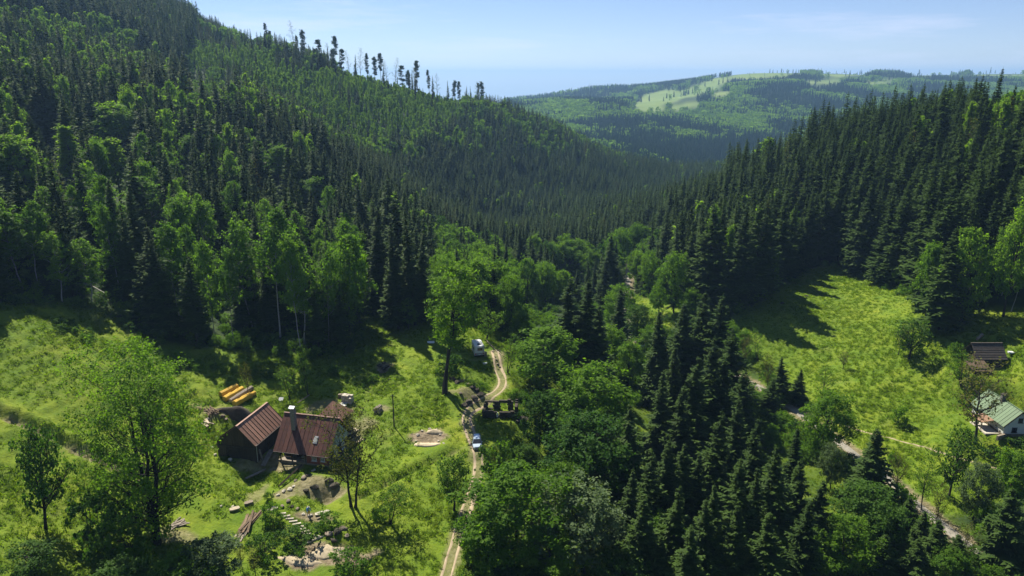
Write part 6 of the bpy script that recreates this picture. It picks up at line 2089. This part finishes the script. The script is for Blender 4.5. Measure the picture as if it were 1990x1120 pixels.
def camper():
    t = root('camper_van', (VANP.x, VANP.y + .4, VANP.z), .22, 'off-white camper van parked on the grassy knoll', 'camper van')
    g = Geo()
    loft(g, [ring(0, 1.06, .55, 2.72, .16), ring(.12, 1.12, .48, 2.80, .16), ring(4.0, 1.12, .48, 2.82, .16), ring(4.25, 1.08, .5, 2.74, .16)])
    obj('living_box', g, M['van_paint'], t)
    g = Geo()
    loft(g, [ring(4.25, .98, .45, 1.95, .14), ring(4.9, .97, .45, 1.85, .14), ring(5.35, .92, .48, 1.2, .14), ring(5.75, .80, .5, 1.1, .12)])
    obj('cab', g, M['van_paint'], t)
    g = Geo()
    loft(g, [ring(4.2, 1.05, 1.97, 2.7, .16), ring(4.9, .98, 2.1, 2.62, .16)])
    obj('cab_bunk', g, M['van_paint'], t)
    w = one('rear_window', t, M['glass'], (.1, -.02, 2.02), (1.0, .05, .52), bevel=.015)
    one('frame', w, M['rubber'], (.1, -.012, 2.02), (1.12, .03, .64))
    one('bumper', t, M['rubber'], (0, -.08, .52), (2.1, .16, .22))
    one('lower_panel', t, M['metal_grey'], (0, -.015, .92), (2.0, .03, .42))
    for s in (-1, 1):
        one('tail_light', t, M['red_lamp'], (s * .92, -.03, .95), (.16, .06, .36))
        for y in (1.0, 2.6):
            one('side_window', t, M['glass'], (s * 1.125, y, 1.95), (.04, .9, .5))
        for y in (1.05, 4.6):
            wheel(t, s * .92, y, .36, .26)
    one('number_plate', t, M['white_paint'], (0, -.05, .78), (.5, .03, .11))
    one('roof_vent', t, M['rubber'], (.1, 1.1, 2.86), (.8, .6, .12), bevel=.02)
    one('roof_vent', t, M['metal_white'], (-.2, 3.0, 2.87), (.5, .5, .1), bevel=.02)
    one('ladder', t, M['metal_grey'], (.82, -.05, 1.9), (.3, .04, 1.5))
    one('step_box', t, M['wood_grey'], (1.45, .6, .55), (.55, .7, 1.0))
camper()

# ------------------------------------------------------------------ ways
def ribbon(name, line, half, m, label, lift=.05, off=0.0, wob=.15, seed=0, g=None, crown=.0, gaps=None):
    rs = np.random.default_rng(seed)
    n_ = len(line)
    T = np.gradient(line, axis=0)
    T /= np.linalg.norm(T, axis=1, keepdims=True) + 1e-9
    N = np.stack([-T[:, 1], T[:, 0]], 1)
    s = np.arange(n_)
    wl_ = half * (1 + wob * fbm(s * .35 + seed * 31, s * 0.0 + 3, 3.0, 2) * 2)
    wr_ = half * (1 + wob * fbm(s * .35 + seed * 57, s * 0.0 + 9, 3.0, 2) * 2)
    rows = []
    for f in (-1, -.5, 0, .5, 1):
        o_ = off + np.where(f < 0, f * wl_, f * wr_)
        x, y = line[:, 0] + N[:, 0] * o_, line[:, 1] + N[:, 1] * o_
        rows.append(np.stack([x, y, ground_z(x, y) + (lift if abs(f) < 1 else -.06) + crown * (1 - abs(f))], 1))
    V = np.stack(rows, 1).reshape(-1, 3)
    F = grid_faces(n_, 5)
    g = g or Geo()
    g.add(V, F)
    return g
g = ribbon('rut', TRACK, .34, None, '', .045, -.72, .6, 1)
g = ribbon('rut', TRACK, .32, None, '', .045, .72, .6, 2, g)
o = obj('dirt_track', g, M['rut'], None, smooth=True)
tag(o, 'two-rutted earth track climbing past the ruin to the camper van', 'track', None, 'structure')
g = ribbon('road', ROAD, 1.4, None, '', .06, 0, .22, 3, crown=.05)
o = obj('gravel_road', g, M['gravel'], None, smooth=True)
tag(o, 'pale gravel road along the bottom of the right meadow', 'road', None, 'structure')
g = ribbon('footpath', FOOTWAY, .30, None, '', .03, 0, .5, 4)
o = obj('footpath', g, M['rut'], None, smooth=True)
tag(o, 'faint worn footpath across the lower right meadow', 'path', None, 'structure')
for px, yt, yb in ((1146, 162, 172),):
    a, b_ = ray(px, yb)
    Y = 2850.0
    x, z = float(a * Y), float(ground_z(a * Y, Y))
    h_ = float(CAM_Z + ray(px, yt)[1] * Y - z)
    g = Geo()
    tube(g, [(0, 0, 0), (0, 0, h_ * .6), (0, 0, h_)], [1.2, .9, .5], 6)
    o = obj('radio_mast', g, M['metal_grey'], None, fix=False)
    o.location = (x, Y, z)
    tag(o, 'thin radio mast on the far wooded skyline', 'mast')

# ------------------------------------------------------------------ grass and undergrowth
def tuft(seed, n_, h_, spread, w):
    rs = np.random.default_rng(seed)
    tri = []
    for k in range(n_):
        a = rs.uniform(0, 6.28)
        b_ = np.array([math.cos(a), math.sin(a), 0]) * rs.uniform(0, spread)
        d = np.array([math.cos(a + rs.normal(0, .8)), math.sin(a + rs.normal(0, .8)), 0])
        s_ = np.array([-d[1], d[0], 0]) * w * rs.uniform(.6, 1.3)
        hh = h_ * rs.uniform(.5, 1.2)
        m_ = b_ + d * hh * .22 + [0, 0, hh * .62]
        tip = b_ + d * hh * rs.uniform(.45, .85) + [0, 0, hh * rs.uniform(.7, 1.0)]
        tri += [b_ - s_, b_ + s_, m_, m_ - s_ * .8, m_ + s_ * .8, tip]
    g_ = Geo()
    tri = np.array(tri)
    g_.add(tri, np.arange(len(tri)).reshape(-1, 3))
    return g_.mesh('grass_tuft', M['grass'])
def grass():
    forms = [tuft(600 + k, [18, 22, 14, 26][k], [.26, .34, .46, .22][k], [.30, .36, .26, .42][k], .055) for k in range(4)]
    r = np.random.default_rng(61)
    P = []
    for poly_, dens in ((MEADOW_L, 3.0), (MEADOW_R, 2.4), (GLADE, 1.5), (VALLEY, 1.3)):
        q = np.array(poly_)
        lo, hi = np.maximum(q.min(0), [-130, 66]), np.minimum(q.max(0), [175, 262])
        n_ = int((hi - lo).prod() * dens)
        x, y = r.uniform(lo[0], hi[0], n_), r.uniform(lo[1], hi[1], n_)
        k = in_poly(x, y, poly_)
        x, y = x[k], y[k]
        # long grass in patches
        k = (fbm(x, y, 5.5, 3) + r.normal(0, .18, len(x))) > (-.10 if poly_ is MEADOW_L else -.35)
        x, y = x[k], y[k]
        px, py, d = project(x, y, ground_z(x, y))
        k = (px > -60) & (px < 2050) & (py < 1180)
        P.append(np.stack([x[k], y[k]], 1))
    P = np.concatenate(P)
    x, y = P[:, 0], P[:, 1]
    keep = (line_dist(x, y, TRACK)[0] > 1.25 + r.normal(0, .2, len(x))) & (line_dist(x, y, ROAD)[0] > 2.2) & (line_dist(x, y, FOOTWAY)[0] > .5)
    # not on bare soil or under the buildings
    ft = np.interp(np.arctan2(x - OX, y - OY), TH, np.arange(len(TH))).astype(int)
    fr = np.interp(np.hypot(x - OX, y - OY), RR, np.arange(len(RR))).astype(int)
    keep &= A_dirt[ft, fr] < .35
    for cx, cy_, rad in ((*hw(5, 4.5)[:2], 5.4), (*hw(-6, 2.5)[:2], 4.2), (101, 139, 5.6), (110, 159.3, 4.2), (RUIN.x, RUIN.y + 2, 2.0), (CARP.x, CARP.y, 1.6), (VANP.x, VANP.y + 3, 2.0)):
        keep &= np.hypot(x - cx, y - cy_) > rad
    x, y = x[keep], y[keep]
    n_ = len(x)
    s = r.uniform(.65, 1.25, n_) * (1 + .5 * fbm(x, y, 12, 2))
    mass('meadow_grass', forms, np.stack([x, y, ground_z(x, y) - .03], 1), r.integers(0, 4, n_), np.stack([np.zeros(n_), np.zeros(n_), r.uniform(0, 6.28, n_)], 1), np.stack([s * 1.25, s * 1.25, s], 1), 'long tufted meadow grass on both open slopes', 'grass')
    return n_
print('grass', grass())
def undergrowth():
    """shrubs and brambles along the wood edges and through the valley, too many to tell apart"""
    forms = [f[1] for f in FORMS['bush']]
    r = np.random.default_rng(71)
    X, Y, S = [], [], []
    def edge(poly_, n_, inn, out, smin, smax):
        q = np.array(poly_ + poly_[:1])
        seg = np.linalg.norm(np.diff(q, axis=0), axis=1)
        t = r.uniform(0, seg.sum(), n_)
        i = np.searchsorted(np.cumsum(seg), t)
        f = 1 - (np.cumsum(seg)[i] - t) / seg[i]
        p_ = q[i] + (q[i + 1] - q[i]) * f[:, None]
        p_ += r.normal(0, 1, (n_, 2)) * inn
        X.append(p_[:, 0]); Y.append(p_[:, 1]); S.append(r.uniform(smin, smax, n_))
    edge(MEADOW_L[1:23], 200, 1.6, 0, .2, .6)
    edge(MEADOW_R, 130, 2.2, 0, .2, .6)
    lo, hi = np.array(VALLEY).min(0), np.array(VALLEY).max(0)
    x, y = r.uniform(lo[0], hi[0], 2600), r.uniform(max(lo[1], 70), hi[1], 2600)
    k = in_poly(x, y, VALLEY) & (fbm(x, y, 14, 2) > -.12)
    X.append(x[k]); Y.append(y[k]); S.append(r.uniform(.3, .95, k.sum()))
    x, y = r.uniform(-110, 150, 260), r.uniform(70, 210, 260)
    k = in_poly(x, y, MEADOW_L) & (fbm(x, y, 20, 2) > .22)
    X.append(x[k]); Y.append(y[k]); S.append(r.uniform(.08, .2, k.sum()))
    x, y = r.uniform(-140, -15, 1500), r.uniform(128, 205, 1500)
    k = ~in_poly(x, y, MEADOW_L)
    X.append(x[k]); Y.append(y[k]); S.append(r.uniform(.25, .7, k.sum()))
    x, y = r.uniform(-45, 90, 1500), r.uniform(165, 340, 1500)
    k = ~(in_poly(x, y, MEADOW_L) | in_poly(x, y, MEADOW_R) | in_poly(x, y, GLADE))
    X.append(x[k]); Y.append(y[k]); S.append(r.uniform(.4, 1.1, k.sum()))
    x, y, s = np.concatenate(X), np.concatenate(Y), np.concatenate(S)
    keep = (line_dist(x, y, TRACK)[0] > 2.6) & (line_dist(x, y, ROAD)[0] > 3.2)
    for cx, cy_, rad in ((*hw(0, 2)[:2], 15), (101, 139, 9), (110, 159, 8), (RUIN.x, RUIN.y + 2, 5), (CARP.x, CARP.y, 4), (VANP.x, VANP.y + 3, 6), (SANDPIT.x, SANDPIT.y, 5)):
        keep &= np.hypot(x - cx, y - cy_) > rad
    x, y, s = x[keep], y[keep], s[keep]
    n_ = len(x)
    mass('undergrowth', forms, np.stack([x, y, ground_z(x, y) - .15], 1), r.integers(0, 3, n_), np.stack([np.zeros(n_), np.zeros(n_), r.uniform(0, 6.28, n_)], 1), np.stack([s * 1.15, s * 1.15, s], 1), 'low tangled shrubs along the wood edges and valley floor', 'undergrowth')
    return n_
print('undergrowth', undergrowth())
# ------------------------------------------------------------------ the air of the valley
def haze():
    hm = bpy.data.materials.new('valley_haze')
    hm.use_nodes = True
    n_ = hm.node_tree.nodes
    n_.clear()
    out = n_.new('ShaderNodeOutputMaterial')
    pv = n_.new('ShaderNodeVolumePrincipled')
    pv.inputs['Color'].default_value = (.36, .63, 1.0, 1)
    pv.inputs['Density'].default_value = HAZE
    pv.inputs['Anisotropy'].default_value = .25
    hm.node_tree.links.new(pv.outputs['Volume'], out.inputs['Volume'])
    x0, x1, y0, y1, z0, z1 = -15500, 15500, -3500, 15500, float(GZ.min()) - 1.0, float(max(GZ.max(), 190)) + 30
    V = [(x, y, z) for z in (z0, z1) for y in (y0, y1) for x in (x0, x1)]
    F = [(0, 2, 3, 1), (4, 5, 7, 6), (0, 1, 5, 4), (2, 6, 7, 3), (0, 4, 6, 2), (1, 3, 7, 5)]
    me_ = bpy.data.meshes.new('haze')
    me_.from_pydata(V, [], F)
    me_.materials.append(hm)
    o = link(bpy.data.objects.new('haze', me_))
    tag(o, 'pale blue summer haze filling the valley air', 'haze', None, 'stuff')
HAZE = .000115
haze()
